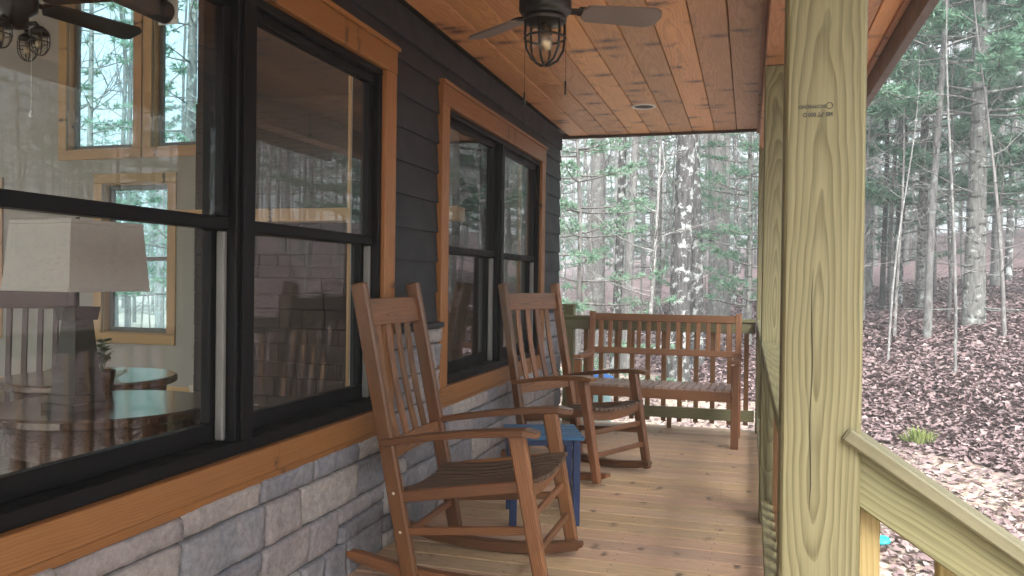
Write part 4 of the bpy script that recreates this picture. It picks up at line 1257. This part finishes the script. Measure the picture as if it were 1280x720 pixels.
def pine(seed, h, r, label, first, spread_, mat, group=None, dens=1.0, nd=.12, wh=.55, cat='tree'):
    rr = random.Random(seed)
    t = thing('pine_tree', label, cat, (0, 0, 0), 0, group)
    pts = wobble(h, 12, .12, rr); pts[0].z = -.35
    rad = [r * (1.2 if i == 0 else 1) * (1 - .93 * i / 11) + .004 for i in range(12)]
    m = MB(); m.tube(pts, rad, 10, cap=False)
    nm = MB()
    z = .5
    def tp(z): 
        q = min(.999, z / h) * 11; i = int(q); return pts[i].lerp(pts[i + 1], q - i)
    while z < h * .985:
        q = z / h
        live = q >= first
        L = spread_ * (1 - q) ** .75 * rr.uniform(.75, 1.1) + .25
        if not live: L *= rr.uniform(.2, .6)
        a0 = rr.uniform(0, 2 * PI); nb = rr.randint(3, 5)
        for k in range(nb):
            if not live and rr.random() < .45: continue
            a = a0 + k * 2 * PI / nb + rr.gauss(0, .25)
            d = Vector((math.cos(a), math.sin(a), rr.uniform(.0, .35) if q > .6 else rr.uniform(-.18, .15))).normalized()
            Lb = L * rr.uniform(.65, 1.1); p = tp(z + rr.uniform(-.08, .08)); bp = [p]; dd = d.copy()
            for i in range(5):
                dd = (dd + Vector((rr.gauss(0, .08), rr.gauss(0, .08), .05))).normalized(); bp.append(bp[-1] + dd * Lb / 5)
            m.tube(bp, [max(.004, .011 + .006 * Lb) * (1 - .17 * i) for i in range(6)], 4, cap=False)
            if not live: continue
            nt = int(max(5, Lb * 15 * dens))
            for j in range(nt):
                u = rr.uniform(.25, 1.0) * 5; i = min(4, int(u)); c = bp[i].lerp(bp[i + 1], u - i)
                s_ = Vector((-dd.y, dd.x, 0)) * rr.choice((-1, 1))
                tw = (dd * rr.uniform(.4, 1) + s_ * rr.uniform(.3, 1) + Vector((0, 0, rr.uniform(-.1, .35)))).normalized()
                l2 = rr.uniform(.06, .30) * min(1.3, Lb) * (1.2 - u / 6); e = c + tw * l2
                if rr.random() < .35: m.tube([c, e], .003, 3, cap=False)
                tuft(nm, e, tw, nd * rr.uniform(.8, 1.2), rr, 12)
        z += wh * rr.uniform(.7, 1.3)
    m.build('trunk', M['bark_pine'] if r > .05 else M['twig'], t)
    nm.build('crown', mat, t)
    return t
def put(t, px, d, rz=0, sc=1.0):
    x, y = at(px, d); t.location = (x, y, gz(x, y)); t.rotation_euler = (0, 0, rz); t.scale = (sc, sc, sc); return t

# the trees one can tell apart
put(bare_tree(1, 14, .185, 'thick dark trunk covered in white lichen behind the bench', M['bark_dark'], M['twig'], .42, 14, 3), 849, 13.5, 1.0)
put(bare_tree(2, 14, .12, 'medium grey trunk just beside the lichen covered tree', M['bark_dark'], M['twig'], .4, 14, 4), 873, 15.5, 2.2)
put(bare_tree(3, 16, .24, 'pale thick grey trunk near the second porch post', M['bark'], M['twig'], .45, 12, 3), 899, 19.0, .3)
put(bare_tree(4, 14, .17, 'leaning pale grey tree behind the end of the house wall', M['bark'], M['twig'], .4, 14, 5, fork=True), 748, 17.0, 4.0)
put(bare_tree(5, 14, .10, 'forked slender grey tree above the bench', M['bark'], M['twig'], .32, 14, 5, fork=True), 783, 16.0, 1.4)
put(bare_tree(6, 15, .085, 'thin dark mottled tree close to the house corner', M['bark_dark'], M['twig'], .35, 12, 6), 768, 14.5, 2.9)
put(sapling(7, 5.6, .035, 'white barked sapling with spreading twigs above the bench back', M['bark_pale'], M['bark_pale'], nb=22), 809, 11.5, 2)
put(pine(8, 12.5, .155, 'tall white pine with ringed grey trunk on the leaf slope', .24, 3.4, M['needle'], dens=2.3, wh=.40, nd=.155), 1217, 12.7, .6)
put(sapling(9, 7.0, .024, 'slender pale grey sapling in front of the ringed pine trunk', M['bark'], M['twig'], nb=16), 1196, 10.6, 1)
put(bare_tree(10, 12, .06, 'thin straight grey tree midway up the leaf slope', M['bark'], M['twig'], .3, 14, 6), 1160, 12.6, 3)
put(bare_tree(11, 9, .055, 'blackish leaning young tree close to the stamped post', M['twig_black'], M['twig'], .3, 12, 3), 1103, 16, 3)
put(bare_tree(12, 15, .10, 'dark lichen spotted trunk partway up the leaf slope', M['bark_dark'], M['twig'], .35, 12, 4), 1121, 17, 3)
put(sapling(13, 5.2, .03, 'crooked thin brown sapling leaning beside the ringed pine', M['twig'], M['twig'], nb=10), 1186, 13.5, 2.6)
put(pine(14, 6.5, .05, 'young soft green pine at the corner of the house', .06, 1.6, M['needle_light'], dens=1.9, wh=.34, nd=.075), 722, 12.0, .3)
put(pine(15, 8.0, .06, 'bushy young pine showing between the porch posts', .08, 1.9, M['needle'], dens=1.7, wh=.38, nd=.08), 936, 15.5, 1.3)
put(pine(16, 9.5, .07, 'leafy green pine behind the lichen covered trunk', .15, 2.0, M['needle_light'], dens=1.4, wh=.42, nd=.09), 823, 21, 2.3)
put(pine(17, 11, .10, 'mid sized pine growing left of the ringed pine trunk', .16, 2.6, M['needle'], dens=2.1, wh=.42, nd=.155), 1152, 15.5, 2.3)
put(pine(18, 10.5, .09, 'broad pine at the picture edge on the slope', .14, 2.8, M['needle'], dens=2.1, wh=.42, nd=.155), 1300, 15.0, 4.0)
put(pine(19, 7.0, .05, 'small airy young pine at the top of the slope', .10, 1.8, M['needle_light'], dens=.9, wh=.42), 1112, 20, 1.0)

put(pine(20, 13, .15, 'grey trunked pine seen through the upper pair of room windows', .12, 2.4, M['needle'], dens=.8, wh=.6), 234, 15.0, .6)
put(pine(21, 12, .08, 'slim pine beyond the room seen past the ceiling fan', .12, 1.8, M['needle'], dens=.8, wh=.6), 108, 16.0, 2.6)
# the wood behind: copies of a few kinds
gB, gS, gP = 'slender bare trees of the misty wood', 'thin twiggy saplings of the wood', 'green pines of the misty wood'
LB, LS, LP = 'slender bare grey tree among many in the misty wood', 'thin twiggy leafless sapling among many in the wood', 'hazy blue green pine deep in the misty wood'
protoB = [bare_tree(30 + i, random.uniform(11, 16), random.uniform(.045, .115), LB, M[['bark', 'bark', 'bark_dark'][i % 3]], M['twig'], .35, 14, 5, gB, fork=i % 3 == 0) for i in range(7)]
protoS = [sapling(50 + i, random.uniform(4, 8), random.uniform(.018, .032), LS, M[['twig', 'bark_pale', 'twig'][i % 3]], M['twig'], gS, 20) for i in range(5)]
protoP = [pine(70 + i, random.uniform(5, 11), random.uniform(.04, .08), LP, .12, random.uniform(1.9, 2.7), M['needle' if i % 2 else 'needle_light'], gP, 1.5, .105, .5) for i in range(4)]
placed = []
def free(x, y, md):
    return all((x - a) ** 2 + (y - b) ** 2 > md * md for a, b in placed)
def scatter(protos, n, dlo, dhi, ranges, md, power=1.0):
    k = 0; tries = 0; used = set()
    while k < n and tries < 9000:
        tries += 1
        lo, hi, w = random.choices(ranges, [q[2] for q in ranges])[0]
        an = random.uniform(lo, hi); d = dlo + (dhi - dlo) * random.random() ** power
        x, y = d * math.sin(R(an)), d * math.cos(R(an))
        if x < 1.2 and y < 10.5: continue
        if x > 0 and .863 * x + .509 * y < 8.0 and an < 75: continue
        if not free(x, y, md): continue
        placed.append((x, y))
        i = k % len(protos)
        loc = (x, y, gz(x, y)); rz = random.uniform(0, 2 * PI); sc = random.uniform(.8, 1.25)
        if i not in used:
            used.add(i); t = protos[i]; t.location = loc; t.rotation_euler = (0, 0, rz); t.scale = (sc,) * 3
        else:
            dup(protos[i], loc, rz, sc)
        k += 1
# angles measured clockwise from the porch axis: end view, slope view, reflected wood, beyond the room's windows
RG = [(-15, 2, 5), (5, 20, 5), (20, 60, 4), (-52, -28, 2.2)]
scatter(protoB, 190, 19, 66, RG, 1.0, .75)
scatter(protoS, 120, 12, 34, RG, .7, .9)
scatter(protoP, 72, 18, 52, [(-15, 2, 4), (6, 20, 6), (20, 60, 3), (-52, -28, 2.2)], 1.6, .8)

scatter(protoB, 20, 18, 45, [(75, 130, 1)], 2.0, .8)  # unseen trees out to the right and behind, added to dim the post
# ------------------------------------------------------------------ haze, sky, sun
def build_haze():
    b = MB(); b.box(-130, 130, -60, 150, -3.5, 21, 0)
    t = NT('haze_air'); v = t.n('ShaderNodeVolumePrincipled')
    v.inputs['Color'].default_value = (.83, .96, 1.0, 1); v.inputs['Density'].default_value = HAZE; v.inputs['Anisotropy'].default_value = .2
    t.t.links.new(v.outputs[0], t.out.inputs['Volume'])
    o = b.build('haze', t.m); tag(o, 'thin pale mist filling the wood and yard', 'haze', kind='stuff')
HAZE = .0046
if HAZE > 0: build_haze()

SUN_EL, SUN_AZ = R(48), R(160)     # azimuth clockwise from +y
w = bpy.data.worlds.new('World'); scene.world = w; w.use_nodes = True
nt = w.node_tree; nt.nodes.clear()
sky = nt.nodes.new('ShaderNodeTexSky'); sky.sky_type = 'NISHITA'; sky.sun_disc = False
sky.sun_elevation = SUN_EL; sky.sun_rotation = SUN_AZ; sky.dust_density = 6; sky.ozone_density = 1; sky.air_density = 1
hs = nt.nodes.new('ShaderNodeHueSaturation'); hs.inputs['Saturation'].default_value = .35
bg = nt.nodes.new('ShaderNodeBackground'); bg.inputs[1].default_value = .15
wo = nt.nodes.new('ShaderNodeOutputWorld')
nt.links.new(sky.outputs[0], hs.inputs['Color']); nt.links.new(hs.outputs[0], bg.inputs[0]); nt.links.new(bg.outputs[0], wo.inputs[0])
sl_ = bpy.data.lights.new('sun', 'SUN'); sl_.energy = 1.5; sl_.angle = R(40); sl_.color = (1, .97, .92)
so = bpy.data.objects.new('sun', sl_); COL.objects.link(so)
dirv = Vector((math.sin(SUN_AZ) * math.cos(SUN_EL), math.cos(SUN_AZ) * math.cos(SUN_EL), math.sin(SUN_EL)))
so.rotation_euler = dirv.to_track_quat('Z', 'Y').to_euler()
so.location = (20, -10, 40)

vs_ = scene.view_settings
scene.display_settings.display_device = 'sRGB'
vs_.view_transform = 'Standard'; vs_.look = 'None'; vs_.exposure = 1.88; vs_.gamma = 1.0; vs_.use_curve_mapping = False
cy_ = scene.cycles
cy_.use_denoising = True
cy_.max_bounces = 10; cy_.diffuse_bounces = 4; cy_.glossy_bounces = 4; cy_.transparent_max_bounces = 16; cy_.volume_bounces = 3
cy_.sample_clamp_indirect = 8
